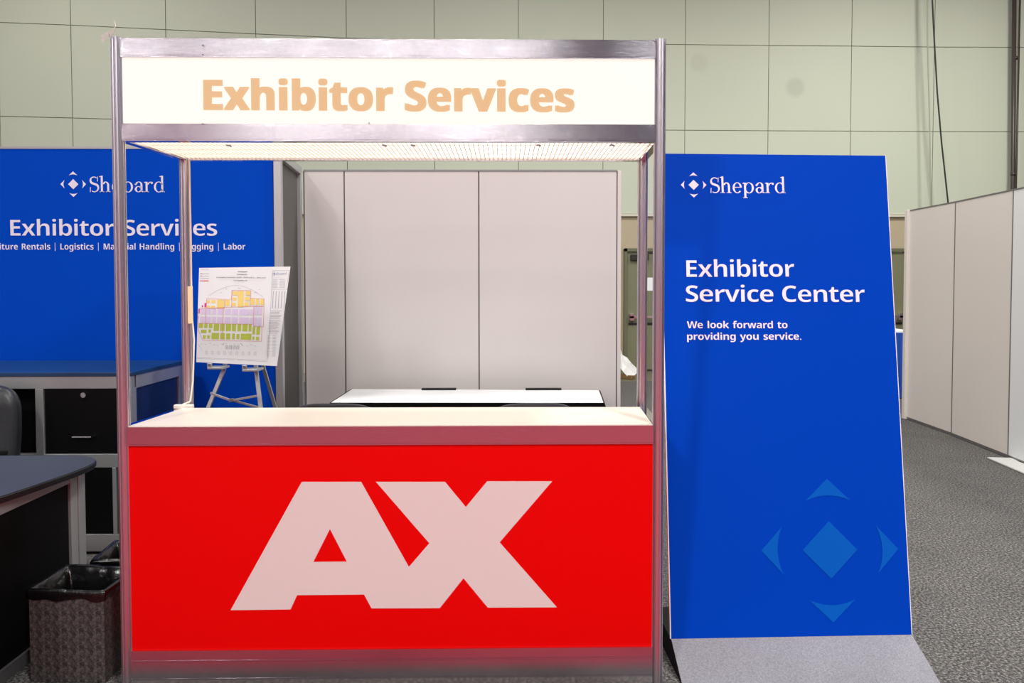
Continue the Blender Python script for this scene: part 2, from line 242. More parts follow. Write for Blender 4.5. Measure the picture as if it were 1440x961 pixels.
# ------------------------------------------------------------------ lettering (outlines: advance, then splines of bezier handles, in 1/1000 em)
GLY = json.loads(r'''{"sans":{",":[180,[42,-87,28,-87,34,-61,40,-33,47,-3,53,28,58,55,61,78,82,78,103,78,124,78,126,75,127,73,129,71,123,47,115,21,104,-8,93,-36,82,-62,71,-87,57,-87]],"-":[216,[81,154,27,154,27,171,27,189,27,206,81,206,135,206,189,206,189,189,189,171,189,154,135,154]],".":[180,[101,-9,89,-9,78,-9,69,-6,60,1,52,9,48,20,48,36,48,53,52,64,60,71,69,78,78,81,89,81,101,81,111,78,119,71,127,64,132,53,132,36,132,20,127,9,119,1,111,-6]],"A":[463,[36,0,0,0,56,161,113,321,169,482,211,482,252,482,293,482,350,321,407,161,463,0,427,0,390,0,354,0,342,38,331,76,319,114,261,114,203,114,144,114,133,76,121,38,109,0,73,0],[181,237,170,199,212,199,253,199,295,199,283,237,271,274,259,311,257,319,254,328,251,340,247,351,244,363,240,375,237,388,234,398,232,407,229,398,226,387,223,374,219,361,215,348,212,336,209,324,206,316,204,311,193,274]],"C":[428,[280,-7,255,-7,205,-7,165,3,133,24,101,44,77,73,62,110,47,147,39,190,39,239,39,287,48,330,65,367,83,405,108,434,141,455,175,476,216,486,264,486,288,486,312,483,335,477,359,471,382,463,404,453,393,425,382,398,371,370,353,379,335,386,317,392,299,398,281,402,264,402,225,402,195,387,175,358,154,329,144,289,144,238,144,187,153,148,172,120,191,92,222,78,264,78,284,78,303,80,323,85,342,89,363,95,386,103,386,75,386,47,386,18,365,10,344,3,324,-1,303,-5]],"E":[376,[152,0,60,0,60,160,60,320,60,480,152,480,244,480,336,480,336,452,336,424,336,396,278,396,220,396,162,396,162,361,162,326,162,291,216,291,270,291,324,291,324,263,324,235,324,208,270,208,216,208,162,208,162,166,162,125,162,84,220,84,278,84,336,84,336,56,336,28,336,0,244,0]],"F":[369,[94,0,60,0,60,160,60,320,60,480,152,480,244,480,335,480,335,452,335,424,335,396,277,396,219,396,161,396,161,355,161,314,161,273,215,273,269,273,323,273,323,245,323,217,323,189,269,189,215,189,161,189,161,126,161,63,161,0,127,0]],"G":[486,[296,-7,262,-7,190,-7,135,14,97,56,58,99,39,160,39,240,39,291,49,334,68,371,88,407,116,436,153,456,190,476,236,486,289,486,315,486,340,484,365,478,389,473,412,466,432,457,421,430,409,403,398,375,383,383,367,389,348,394,329,399,309,402,289,402,259,402,234,395,212,381,190,368,173,349,162,325,150,300,144,272,144,238,144,207,148,179,156,155,165,131,178,112,197,98,215,85,239,78,269,78,283,78,295,79,305,80,315,81,325,83,333,85,333,118,333,151,333,185,303,185,273,185,242,185,242,213,242,241,242,269,306,269,369,269,433,269,433,186,433,104,433,21,407,12,381,6,354,1,327,-4]],"H":[514,[94,0,60,0,60,160,60,320,60,480,94,480,128,480,162,480,162,417,162,354,162,291,225,291,289,291,352,291,352,354,352,417,352,480,386,480,420,480,453,480,453,320,453,160,453,0,420,0,386,0,352,0,352,69,352,138,352,207,289,207,225,207,162,207,162,138,162,69,162,0,128,0]],"J":[222,[40,-141,10,-141,-3,-141,-14,-140,-24,-139,-34,-137,-43,-135,-50,-134,-50,-105,-50,-77,-50,-49,-43,-51,-35,-52,-27,-54,-19,-55,-11,-56,-2,-56,10,-56,20,-54,30,-49,40,-45,47,-36,52,-24,58,-11,60,7,60,30,60,180,60,330,60,480,94,480,128,480,162,480,162,330,162,180,162,31,162,-10,155,-44,143,-69,130,-94,112,-112,89,-124,66,-135]],"L":[379,[159,0,60,0,60,160,60,320,60,480,94,480,128,480,162,480,162,348,162,216,162,84,227,84,292,84,357,84,357,56,357,28,357,0,258,0]],"M":[633,[91,0,60,0,60,160,60,320,60,480,107,480,153,480,199,480,237,357,274,235,312,113,313,113,314,113,314,113,354,235,394,357,435,480,481,480,527,480,573,480,573,320,573,160,573,0,541,0,510,0,478,0,478,76,478,151,478,227,478,242,479,260,479,279,480,299,481,318,481,335,482,353,482,366,483,375,482,375,481,375,480,375,439,250,398,125,357,0,325,0,294,0,263,0,225,125,186,251,148,376,147,376,146,376,145,376,146,367,147,354,148,336,149,318,149,299,150,278,151,258,151,240,151,223,151,149,151,74,151,0,121,0]],"R":[443,[94,0,60,0,60,160,60,320,60,480,107,480,154,480,200,480,266,480,314,468,345,444,376,420,392,384,392,336,392,314,387,295,379,278,371,262,360,248,346,237,333,225,318,216,302,209,349,139,396,70,443,0,406,0,368,0,330,0,292,61,254,123,216,184,198,184,180,184,162,184,162,123,162,61,162,0,128,0],[162,310,162,267,173,267,184,267,195,267,228,267,252,272,267,283,282,295,289,311,289,333,289,356,281,372,266,382,250,391,226,396,193,396,182,396,172,396,162,396,162,353]],"S":[370,[223,-7,167,-7,116,-7,71,3,31,22,31,54,31,85,31,117,54,107,77,98,102,90,126,81,150,77,175,77,200,77,217,82,228,92,239,101,244,113,244,128,244,146,235,161,217,172,199,183,177,195,150,207,139,212,127,218,114,225,101,233,89,242,77,253,65,264,55,278,48,293,40,309,36,328,36,350,36,393,51,426,80,450,109,474,149,486,199,486,224,486,248,483,270,478,293,472,317,463,341,453,330,426,319,400,308,373,286,382,267,389,249,394,232,399,214,402,195,402,176,402,161,397,151,388,141,379,136,368,136,353,136,336,143,323,158,313,174,303,196,290,226,277,251,266,272,254,289,241,306,228,320,213,329,196,338,179,343,158,343,133,343,90,328,57,297,31,267,6]],"W":[649,[161,0,122,0,81,160,41,320,0,480,33,480,67,480,100,480,120,392,141,305,161,218,164,207,167,194,170,179,173,163,176,147,179,132,181,116,183,103,185,92,186,103,188,117,191,132,193,147,196,162,199,177,203,192,205,203,207,211,230,300,253,390,277,480,309,480,341,480,373,480,396,390,419,300,443,211,445,203,447,192,450,177,453,163,456,147,459,132,461,116,463,103,465,92,466,103,468,117,471,132,473,147,476,163,480,179,483,194,486,207,488,218,509,305,529,392,549,480,583,480,616,480,649,480,609,320,568,160,527,0,489,0,450,0,412,0,390,84,368,168,347,252,345,257,344,264,342,274,339,284,337,295,335,306,332,318,330,329,328,339,327,350,325,358,324,364,324,358,323,350,321,339,319,329,317,318,314,307,312,295,310,284,308,274,305,264,304,257,302,251,281,167,259,84,238,0,199,0]],"a":[406,[172,-7,142,-7,109,-7,82,3,60,22,39,41,28,70,28,109,28,148,42,177,69,196,96,214,137,225,192,226,213,227,235,228,256,228,256,234,256,239,256,244,256,264,251,278,241,287,231,296,217,300,199,300,181,300,163,298,146,292,129,287,112,281,95,273,84,296,73,319,62,341,82,351,104,360,128,365,152,371,177,374,203,374,252,374,290,363,316,342,342,321,355,288,355,244,355,163,355,81,355,0,332,0,309,0,285,0,279,17,272,33,266,50,265,50,264,50,263,50,248,30,231,16,214,7,196,-2],[165,66,179,66,201,66,219,73,234,86,248,98,256,116,256,140,256,150,256,160,256,170,243,169,230,169,217,169,185,168,162,162,150,151,137,140,131,126,131,109,131,94,135,83,144,76,153,70]],"b":[425,[296,-7,254,-7,227,-7,206,-2,190,8,175,17,162,28,152,40,150,40,148,40,146,40,140,27,135,13,129,0,103,0,78,0,52,0,52,170,52,340,52,510,86,510,119,510,152,510,152,471,152,431,152,392,152,378,152,364,151,351,150,337,149,327,148,319,150,319,151,319,152,319,162,334,176,347,192,358,209,368,230,373,257,373,298,373,331,357,357,325,382,293,395,246,395,184,395,121,382,74,356,42,330,9],[198,75,226,75,246,75,263,84,275,103,287,122,293,150,293,185,293,221,287,248,274,266,262,284,245,293,224,293,198,293,180,285,170,269,159,253,153,229,152,195,152,192,152,188,152,185,152,149,158,122,168,103,179,84]],"c":[345,[227,-7,201,-7,147,-7,105,8,75,39,45,69,30,116,30,181,30,226,38,263,53,291,68,319,89,340,117,353,144,367,175,373,210,373,235,373,257,371,276,366,294,361,310,355,324,349,315,323,305,297,295,271,279,278,264,283,251,287,237,291,224,293,210,293,158,293,132,256,132,182,132,145,139,118,153,101,166,83,186,75,210,75,231,75,250,77,266,83,282,89,298,96,313,106,313,78,313,49,313,21,298,11,282,4,265,0,248,-5]],"d":[425,[195,-7,169,-7,128,-7,95,9,69,41,43,73,30,120,30,183,30,245,43,293,69,325,95,357,129,373,171,373,198,373,219,368,236,358,253,348,267,335,277,320,278,320,279,320,280,320,279,327,277,337,275,351,274,365,273,379,273,393,273,432,273,471,273,510,306,510,339,510,373,510,373,340,373,170,373,0,347,0,322,0,296,0,290,16,283,32,277,48,275,48,274,48,273,48,263,32,250,20,233,9,216,-1],[181,73,203,73,231,73,251,81,262,98,273,114,279,139,279,171,279,175,279,178,279,182,279,218,274,245,263,264,252,283,232,292,202,292,180,292,163,283,150,264,138,245,132,217,132,181,132,146,138,119,150,100,163,82]],"e":[397,[246,-7,218,-7,182,-7,149,0,121,14,93,27,71,48,54,76,38,104,30,139,30,181,30,224,37,259,52,288,67,316,87,338,113,352,139,366,169,373,203,373,254,373,294,359,324,330,353,301,368,260,368,207,368,191,368,175,368,158,289,158,210,158,132,158,133,130,141,108,157,92,173,76,195,68,223,68,247,68,268,70,287,75,307,80,327,87,347,97,347,71,347,45,347,19,329,11,310,4,290,0,271,-5],[136,251,134,225,180,225,227,225,274,225,274,247,268,266,257,280,245,295,228,302,204,302,185,302,169,296,156,283,143,271]],"f":[260,[102,0,69,0,69,97,69,194,69,291,50,291,32,291,13,291,13,308,13,324,13,340,32,349,50,358,69,367,69,376,69,385,69,394,69,425,74,449,84,466,95,484,110,496,129,503,149,510,172,514,198,514,218,514,236,512,252,509,267,506,280,502,290,498,282,474,273,450,265,425,257,427,249,429,240,431,231,434,221,435,209,435,195,435,185,430,178,422,172,413,169,403,169,390,169,382,169,374,169,367,197,367,226,367,255,367,255,342,255,317,255,291,226,291,197,291,169,291,169,194,169,97,169,0,135,0]],"g":[425,[250,-161,189,-161,163,-161,139,-160,117,-156,95,-153,73,-148,52,-140,52,-113,52,-86,52,-60,98,-79,145,-88,195,-88,247,-88,273,-60,273,-5,273,-2,273,0,273,3,273,10,273,18,274,26,274,34,275,41,275,48,274,48,274,48,273,48,260,28,245,15,228,6,210,-2,191,-7,169,-7,125,-7,91,10,67,43,42,77,30,123,30,183,30,243,43,289,68,323,93,357,127,373,171,373,216,373,252,355,277,320,278,320,279,320,280,320,283,335,285,351,288,367,316,367,345,367,373,367,373,244,373,122,373,-1,373,-53,357,-93,326,-120,296,-148],[156,72,204,72,230,72,249,79,261,94,273,108,279,134,279,170,279,174,279,178,279,182,279,221,273,250,261,267,249,284,230,292,203,292,156,292,132,255,132,181,132,108]],"h":[441,[86,0,52,0,52,170,52,340,52,510,86,510,119,510,152,510,152,476,152,441,152,406,152,388,152,371,151,355,150,338,149,326,148,320,150,320,151,320,153,320,165,338,180,352,198,361,216,369,237,373,259,373,299,373,331,363,355,342,379,320,391,286,391,239,391,159,391,80,391,0,358,0,324,0,291,0,291,71,291,143,291,214,291,267,271,293,232,293,202,293,181,283,170,262,158,241,152,212,152,173,152,115,152,58,152,0,119,0]],"i":[205,[118,412,103,412,88,412,75,416,64,423,54,430,48,443,48,461,48,480,54,493,64,500,75,507,88,510,103,510,118,510,130,507,141,500,152,493,157,480,157,461,157,443,152,430,141,423,130,416],[86,0,52,0,52,122,52,244,52,367,86,367,119,367,152,367,152,244,152,122,152,0,119,0]],"k":[416,[86,0,52,0,52,170,52,340,52,510,86,510,119,510,152,510,152,434,152,358,152,282,152,268,152,254,151,241,150,227,148,213,147,199,148,199,148,199,148,199,155,209,162,218,169,228,176,238,184,247,192,255,226,292,261,330,295,367,332,367,370,367,408,367,359,314,310,261,262,208,313,138,365,69,416,0,378,0,339,0,301,0,266,49,231,99,195,148,181,137,167,126,152,114,152,76,152,38,152,0,119,0]],"l":[205,[86,0,52,0,52,170,52,340,52,510,86,510,119,510,152,510,152,340,152,170,152,0,119,0]],"n":[441,[86,0,52,0,52,122,52,244,52,367,78,367,103,367,129,367,133,351,138,335,142,320,144,320,146,320,148,320,159,338,175,352,196,361,216,369,238,373,261,373,300,373,332,363,355,342,379,320,391,286,391,239,391,159,391,80,391,0,358,0,324,0,291,0,291,71,291,143,291,214,291,241,286,260,277,274,267,287,252,293,232,293,201,293,180,283,169,262,158,241,152,212,152,173,152,115,152,58,152,0,119,0]],"o":[416,[262,-7,207,-7,173,-7,142,1,116,15,89,30,68,52,53,80,38,109,30,143,30,184,30,245,46,292,78,324,110,357,153,373,209,373,243,373,274,366,300,351,327,336,347,315,363,287,378,259,385,225,385,184,385,123,369,76,337,43,305,10],[181,74,208,74,235,74,254,83,266,102,277,120,283,148,283,184,283,220,277,247,266,266,254,284,234,293,208,293,181,293,162,284,150,266,138,247,132,220,132,184,132,148,138,120,150,102,162,83]],"p":[425,[86,-161,52,-161,52,15,52,191,52,367,79,367,107,367,134,367,138,351,143,335,148,319,149,319,151,319,152,319,162,334,176,347,192,357,209,368,230,373,257,373,298,373,331,357,357,325,382,293,395,246,395,184,395,122,382,74,355,42,329,10,295,-7,254,-7,227,-7,206,-2,191,8,175,17,162,28,152,40,151,40,149,40,147,40,151,21,152,4,152,-13,152,-63,152,-112,152,-161,119,-161],[198,75,226,75,248,75,265,84,276,103,287,122,293,150,293,185,293,257,270,293,224,293,198,293,180,285,170,269,159,253,153,229,152,195,152,192,152,188,152,185,152,149,158,122,168,103,179,84]],"r":[305,[86,0,52,0,52,122,52,244,52,367,78,367,103,367,128,367,133,346,138,325,143,305,145,305,146,305,148,305,158,324,173,340,192,353,211,367,233,373,257,373,262,373,268,373,275,373,281,372,287,372,291,371,288,339,286,308,283,277,280,278,276,278,270,279,264,280,258,280,254,280,237,280,221,277,205,271,189,265,177,255,167,242,157,228,152,210,152,187,152,124,152,62,152,0,119,0]],"s":[334,[204,-7,152,-7,126,-7,104,-5,86,-2,68,2,49,7,31,15,31,42,31,70,31,97,51,88,72,81,95,75,118,69,138,66,155,66,175,66,189,69,197,75,205,81,210,89,210,98,210,104,208,110,204,115,201,120,194,125,183,132,171,138,154,146,130,156,107,166,89,175,74,185,59,195,48,206,41,220,34,234,30,251,30,271,30,305,43,331,70,348,96,365,131,373,175,373,198,373,220,371,240,367,261,362,282,355,304,345,294,321,284,297,274,273,256,280,239,287,223,292,207,297,191,300,174,300,144,300,130,291,130,275,130,270,132,264,135,260,139,255,147,250,157,244,168,239,185,232,206,223,227,214,245,206,261,196,276,187,288,176,296,162,304,149,308,131,308,109,308,72,295,43,269,23,243,3]],"t":[291,[197,-7,178,-7,156,-7,136,-3,119,4,102,11,88,24,78,41,68,59,63,84,63,115,63,174,63,233,63,291,47,291,31,291,15,291,15,306,15,320,15,334,34,345,52,356,71,367,80,393,90,419,99,445,121,445,142,445,163,445,163,419,163,393,163,367,197,367,232,367,266,367,266,342,266,317,266,291,232,291,197,291,163,291,163,233,163,174,163,115,163,101,167,91,175,84,183,77,194,73,207,73,218,73,229,74,239,77,249,79,260,81,270,85,270,60,270,35,270,10,259,6,246,2,230,-2,214,-5]],"u":[441,[203,-7,181,-7,141,-7,110,4,86,25,62,46,50,81,50,128,50,207,50,287,50,367,84,367,117,367,150,367,150,295,150,224,150,152,150,126,155,107,165,93,174,80,189,73,210,73,240,73,261,84,272,104,283,125,289,155,289,194,289,252,289,309,289,367,322,367,355,367,389,367,389,244,389,122,389,0,363,0,338,0,312,0,308,16,303,31,299,47,297,47,295,47,293,47,282,28,266,15,245,6,225,-2]],"v":[382,[174,0,140,0,93,122,47,244,0,367,35,367,70,367,105,367,128,297,152,227,175,158,179,145,183,132,185,119,187,105,189,93,189,83,190,83,191,83,192,83,193,107,198,132,207,158,230,227,254,297,277,367,312,367,347,367,382,367,336,244,289,122,242,0,208,0]],"w":[575,[147,0,111,0,76,122,41,244,7,367,40,367,73,367,106,367,120,313,134,258,148,204,152,193,154,180,157,164,159,148,162,133,164,119,166,104,168,92,169,84,169,84,170,84,171,84,172,90,173,99,174,109,175,120,177,131,179,142,181,153,183,163,184,172,186,181,187,188,188,191,203,249,218,308,233,367,270,367,306,367,343,367,358,308,372,249,386,191,388,184,390,174,393,161,395,147,397,133,399,118,401,104,402,92,402,84,403,84,404,84,405,84,406,92,407,103,410,117,412,132,414,147,417,163,420,179,423,193,426,204,441,258,456,313,470,367,503,367,535,367,568,367,533,244,498,122,463,0,426,0,390,0,354,0,345,43,335,86,326,128,324,136,321,147,318,162,315,177,311,193,307,211,303,228,299,244,296,258,292,273,289,283,288,290,287,290,286,290,285,290,284,283,282,273,278,258,275,244,271,228,267,211,263,193,259,177,256,162,252,147,250,135,248,127,238,85,228,42,218,0,182,0]],"x":[388,[41,0,3,0,45,62,86,125,128,187,88,247,49,307,9,367,47,367,85,367,123,367,147,328,170,289,194,250,218,289,242,328,266,367,304,367,342,367,379,367,340,307,300,247,260,187,302,125,343,62,385,0,347,0,309,0,271,0,246,42,220,84,194,126,168,84,143,42,117,0,79,0]],"y":[382,[109,-161,74,-161,63,-161,53,-161,45,-160,36,-158,29,-157,23,-156,23,-129,23,-103,23,-77,28,-77,34,-78,41,-79,48,-80,55,-81,62,-81,84,-81,100,-74,112,-61,125,-49,134,-33,140,-15,142,-9,144,-3,146,3,97,124,49,245,0,367,36,367,73,367,109,367,133,298,156,229,179,161,182,151,185,140,187,130,188,119,190,108,191,97,191,97,192,97,193,97,194,108,196,119,198,130,201,140,204,151,207,161,229,229,252,298,275,367,310,367,346,367,382,367,330,229,279,91,227,-47,213,-85,193,-114,166,-133,140,-152]],"|":[291,[137,-118,121,-118,121,106,121,330,121,554,137,554,154,554,170,554,170,330,170,106,170,-118,154,-118]]}}''')
def advance(s, font):
    return sum(250 if c == ' ' and font == 'sans' else (170 if c == ' ' else GLY[font][c][0]) for c in s)/1000
def xmin(c, font): return min(sp[i] for sp in GLY[font][c][1:] for i in range(2, len(sp), 6))/1000
def xmax(c, font): return max(sp[i] for sp in GLY[font][c][1:] for i in range(2, len(sp), 6))/1000
CAPH = {'sans': .509, 'serif': .492}
def lettering(s, font, pl, pr, up, cap, m, parent, name='lettering', thick=0, lift=.0012, nrm=(0, -1, 0), track=0, depth=.0006, swell=0, space=.25):
    """baseline from pl to pr (ink edges), cap height in metres along up"""
    pl = V(pl); pr = V(pr); du = (pr-pl).normalized(); up = V(up).normalized(); nrm = V(nrm).normalized()
    words = []; x = 0; cu = None
    for c in s:
        if c == ' ': x += space + track; cu = None; continue
        if cu is None:
            cu = bpy.data.curves.new(name, 'CURVE'); cu.dimensions = '2D'; cu.fill_mode = 'BOTH'; cu.resolution_u = 6; cu.offset = thick; words.append(cu)
        for sp in GLY[font][c][1:]:
            n = len(sp)//6; q = cu.splines.new('BEZIER'); q.bezier_points.add(n-1); q.use_cyclic_u = True
            for i in range(n):
                b = q.bezier_points[i]; a = sp[i*6:i*6+6]; b.handle_left_type = b.handle_right_type = 'FREE'
                b.handle_left = (x+a[0]/1000, a[1]/1000, 0); b.co = (x+a[2]/1000, a[3]/1000, 0); b.handle_right = (x+a[4]/1000, a[5]/1000, 0)
        x += GLY[font][c][0]/1000 + track
    meshes = []
    for cu in words:
        tmp = bpy.data.objects.new('tmp', cu); COL.objects.link(tmp)
        dg = bpy.context.evaluated_depsgraph_get(); meshes.append(bpy.data.meshes.new_from_object(tmp.evaluated_get(dg))); bpy.data.objects.remove(tmp)
    xs = [v.co.x for me in meshes for v in me.vertices]; x0, x1 = min(xs), max(xs)
    sx = (pr-pl).length/(x1-x0); sy = cap/(CAPH[font]+2*thick); b0 = base_of(parent)
    for me in meshes:                                   # one part per word
        for v in me.vertices:
            v.co = pl + du*((v.co.x-x0)*sx) + up*(v.co.y*sy) + nrm*(lift+depth) - b0
        bm = bmesh.new(); bm.from_mesh(me); bmesh.ops.remove_doubles(bm, verts=bm.verts, dist=1e-6)
        ex = bmesh.ops.extrude_face_region(bm, geom=list(bm.faces))
        bmesh.ops.translate(bm, verts=[e for e in ex['geom'] if isinstance(e, bmesh.types.BMVert)], vec=nrm*-depth)
        bmesh.ops.recalc_face_normals(bm, faces=bm.faces)
        bm.to_mesh(me); bm.free(); me.materials.clear(); me.materials.append(m); me.name = name
        for p in me.polygons: p.use_smooth = False; p.material_index = 0
        if swell:                                       # heavier weight: the outline swept a little along both axes
            bm = bmesh.new(); bm.from_mesh(me); src = list(bm.verts)+list(bm.edges)+list(bm.faces)
            for ax_, ay_ in ((1, .45), (1, -.45), (-1, .45)):
                g = bmesh.ops.duplicate(bm, geom=src); bmesh.ops.translate(bm, verts=[e for e in g['geom'] if isinstance(e, bmesh.types.BMVert)], vec=(du*ax_+up*ay_)*swell)
            bmesh.ops.translate(bm, verts=[e for e in src if isinstance(e, bmesh.types.BMVert)], vec=(du*-1+up*-.45)*swell); bm.to_mesh(me); bm.free()
        o = bpy.data.objects.new(name, me); COL.objects.link(o); o.parent = parent
def serif_word(pl, pr, up, cap, m, parent, nrm=(0, -1, 0), lift=.0012, wgt=1.0):
    """the word Shepard in a light book serif: stems, tapered bowls and slab serifs"""
    pl = V(pl); pr = V(pr); du = (pr-pl).normalized(); up = V(up).normalized(); nrm = V(nrm).normalized()
    P2 = []                                             # flat polygons (convex), letter units
    ST, TH = .082*wgt, .026*wgt
    def box(x0, y0, x1, y1): P2.append([(x0, y0), (x1, y0), (x1, y1), (x0, y1)])
    def ring(cx, cy, rx, ry, a0, a1, tx=ST, ty=TH, n=22, sh=0):
        L = []
        for i in range(n+1):
            t = math.radians(a0+(a1-a0)*i/n); c, s = math.cos(t), math.sin(t)
            L.append(((cx+rx*c, cy+ry*s), (cx+sh+(rx-tx)*c, cy+(ry-ty)*s)))
        for p, q in zip(L, L[1:]): P2.append([p[0], q[0], q[1], p[1]])
    def stroke(pts, ws):
        L = []
        for i, (x, y) in enumerate(pts):
            xa, ya = pts[max(i-1, 0)]; xb, yb = pts[min(i+1, len(pts)-1)]; l = math.hypot(xb-xa, yb-ya); nx, ny = -(yb-ya)/l, (xb-xa)/l
            L.append(((x+nx*ws[i]/2, y+ny*ws[i]/2), (x-nx*ws[i]/2, y-ny*ws[i]/2)))
        for p, q in zip(L, L[1:]): P2.append([p[0], q[0], q[1], p[1]])
    def dot(cx, cy, r): P2.append([(cx+r*math.cos(math.pi*k/7), cy+r*math.sin(math.pi*k/7)) for k in range(14)])
    def flag(x, y): P2.append([(x+.01, y), (x-.065, y-.035), (x-.065, y-.055), (x+.01, y-.06)])
    def foot(x0, x1, y=0): box(x0-.055, y, x1+.055, y+.024)
    o = 0
    # S
    k = []
    for t in range(0, 13): an = math.radians(40+(270-40)*t/12); k.append((.225+.150*math.cos(an), .515+.150*math.sin(an)))
    k2 = []
    for t in range(0, 13): an = math.radians(90-(90+130)*t/12); k2.append((.235+.170*math.cos(an), .185+.172*math.sin(an)))
    pts = k[:-2]+k2[2:]; n = len(pts); ws = [ .03+.062*math.exp(-((i/(n-1)-.5)/.26)**2) for i in range(n)]
    stroke(pts, ws); P2.append([(.355, .47), (.385, .47), (.395, .675), (.37, .675)]); P2.append([(.045, .0), (.072, .0), (.085, .215), (.055, .215)])
    o += .455
    def h():
        box(o+.06, 0, o+.06+ST, .72); flag(o+.06, .72); foot(o+.06, o+.06+ST); ring(o+.265, .30, .145, .165, 0, 160, ST, .04); box(o+.41-ST, 0, o+.41, .30); foot(o+.41-ST, o+.41)
    def e():
        ring(o+.225, .228, .195, .236, 0, 322, ST, TH); box(o+.06, .235, o+.418, .262); box(o+.345, .228, o+.42, .245)
    def p():
        box(o+.06, -.22, o+.06+ST, .45); flag(o+.06, .465); foot(o+.06, o+.06+ST, -.22); ring(o+.265, .225, .205, .238, -152, 152, ST, TH)
    def a_():
        ring(o+.185, .125, .155, .135, 20, 340, ST, TH); ring(o+.205, .315, .155, .15, 0, 165, ST, TH); box(o+.36-ST, .05, o+.36, .32); dot(o+.075, .345, .043); stroke([(o+.32, .08), (o+.34, .025), (o+.385, .012), (o+.42, .035)], [.075, .05, .03, .018])
        box(o+.2, .235, o+.30, .262)
    def r():
        box(o+.06, 0, o+.06+ST, .45); flag(o+.06, .465); foot(o+.06, o+.06+ST); ring(o+.275, .29, .145, .165, 62, 165, .05, .035); dot(o+.325, .405, .048)
    def d():
        ring(o+.245, .225, .205, .238, 28, 332, ST, TH); box(o+.43-ST, 0, o+.43, .72); flag(o+.43-ST, .72); box(o+.40, 0, o+.49, .024)
    for fn, adv in ((h, .495), (e, .455), (p, .515), (a_, .435), (r, .375), (d, .5)): fn(); o += adv
    x0 = .04; x1 = o-.01; k = (pr-pl).length/(x1-x0); ky = cap/.685; mb = MB()
    for poly in P2: mb.prism([pl+du*((x-x0)*k)+up*(y*ky)+nrm*lift for x, y in poly], nrm*.0006)
    return mb.build('lettering', m, parent)
def emblem(c, r, du, up, m, parent, nrm=(0, -1, 0), lift=.0012, name='emblem'):
    """diamond with four curved arrow heads around it; r is the half diagonal of the diamond"""
    c = V(c); du = V(du).normalized(); up = V(up).normalized(); nrm = V(nrm).normalized(); b = MB()
    def P(x, y): return c + du*(x*r) + up*(y*r) + nrm*lift
    b.prism([P(1, 0), P(0, 1), P(-1, 0), P(0, -1)], nrm*.0006)
    for k in range(4):
        ca, sa = ((1, 0), (0, 1), (-1, 0), (0, -1))[k]
        R2 = lambda x, y: P(x*ca-y*sa, x*sa+y*ca)
        arc = [(.83-1.66*i/8, 1.72+.19*(1-(1-i/4)**2)) for i in range(9)]
        for i in range(8):                              # convex strips from the tip to the hollow edge
            b.prism([R2(0, 2.5), R2(*arc[i]), R2(*arc[i+1])], nrm*.0006)
    return b.build(name, m, parent)
# ------------------------------------------------------------------ the hall
def strip(x0, x1, y0, y1, z, name, m):
    b = MB(); b.box(x0, x1, y0, y1, z-.02, z); return struct(b.build(name, m))
strip(-16, 18, -.20, 8.75, 0, 'floor', CARPET)
strip(-16, 18, 8.75, 11, -.004, 'floor_concrete', CONC)
strip(-16, 18, -18.6, -.20, 0, 'floor_red_aisle', REDC)
for nm, x0, x1, c in (('wall_reflector', -16, 1.6, 'ddcbd6'), ('wall_reflector_dark', 1.6, 12, '84868f')):      # unseen far wall, added so the rails reflect pink left and dark right
    struct(MB().box(x0, x1, -18.75, -18.6, 0, 10).build(nm, mat(nm+'_paint', c, .7)))
xs = [-40, 0, 102, 235, 361, 488, 611, 729, 848, 963, 1080, 1196, 1312, 1428, 1545]
ys = [162.5, 163.5, 166, 170, 173.8, 177.5, 179.5, 181, 182.3, 183.2, 184, 184.5, 185.3, 185.5, 186]
Z2 = 4.202
pts = [aZ(x, y, Z2) for x, y in zip(xs, ys)]
for _ in range(4): pts = [pts[0]*2-pts[1]] + pts + [pts[-1]*2-pts[-2]]
rows = [2.743, 4.202, 5.681, 7.16]
tiles = MB()
for i in range(len(pts)-1):
    a, b_ = pts[i], pts[i+1]; d = (b_-a); d.z = 0; d.normalize(); n = V((-d.y, d.x, 0)); g = .006
    a2, b2 = V((a.x, a.y, 0))+d*g, V((b_.x, b_.y, 0))-d*g
    for k in range(3):
        z0, z1 = rows[k]+g, rows[k+1]-g; Z = lambda p, z: V((p.x, p.y, z))
        tiles.use(TILE).hexa([Z(a2, z0), Z(b2, z0), Z(b2, z1), Z(a2, z1)], [Z(a2+n*.05, z0), Z(b2+n*.05, z0), Z(b2+n*.05, z1), Z(a2+n*.05, z1)])
    o1, o2 = V((a.x, a.y, 0))+n*.02, V((b_.x, b_.y, 0))+n*.02
    tiles.use(GROOVE).hexa([o1+V((0, 0, 2.743)), o2+V((0, 0, 2.743)), o2+V((0, 0, 7.16)), o1+V((0, 0, 7.16))],
                           [o1+n*.08+V((0, 0, 2.743)), o2+n*.08+V((0, 0, 2.743)), o2+n*.08+V((0, 0, 7.16)), o1+n*.08+V((0, 0, 7.16))])
stain(TILE, [(aY(1118, 123, 10.27), .2, .36), (aY(983, 88, 10.22), .19, .18)])
struct(tiles.build('wall_back', TILE))
lower = MB()
for i in range(len(pts)-1):
    a, b_ = V((pts[i].x, pts[i].y, 0)), V((pts[i+1].x, pts[i+1].y, 0)); n = V((-(b_-a).y, (b_-a).x, 0)).normalized()
    lower.hexa([a+n*.03, b_+n*.03, b_+n*.03+V((0, 0, 2.70)), a+n*.03+V((0, 0, 2.70))], [a+n*.12, b_+n*.12, b_+n*.12+V((0, 0, 2.70)), a+n*.12+V((0, 0, 2.70))])
struct(lower.build('wall_back_base', BEIGE))
led = MB()
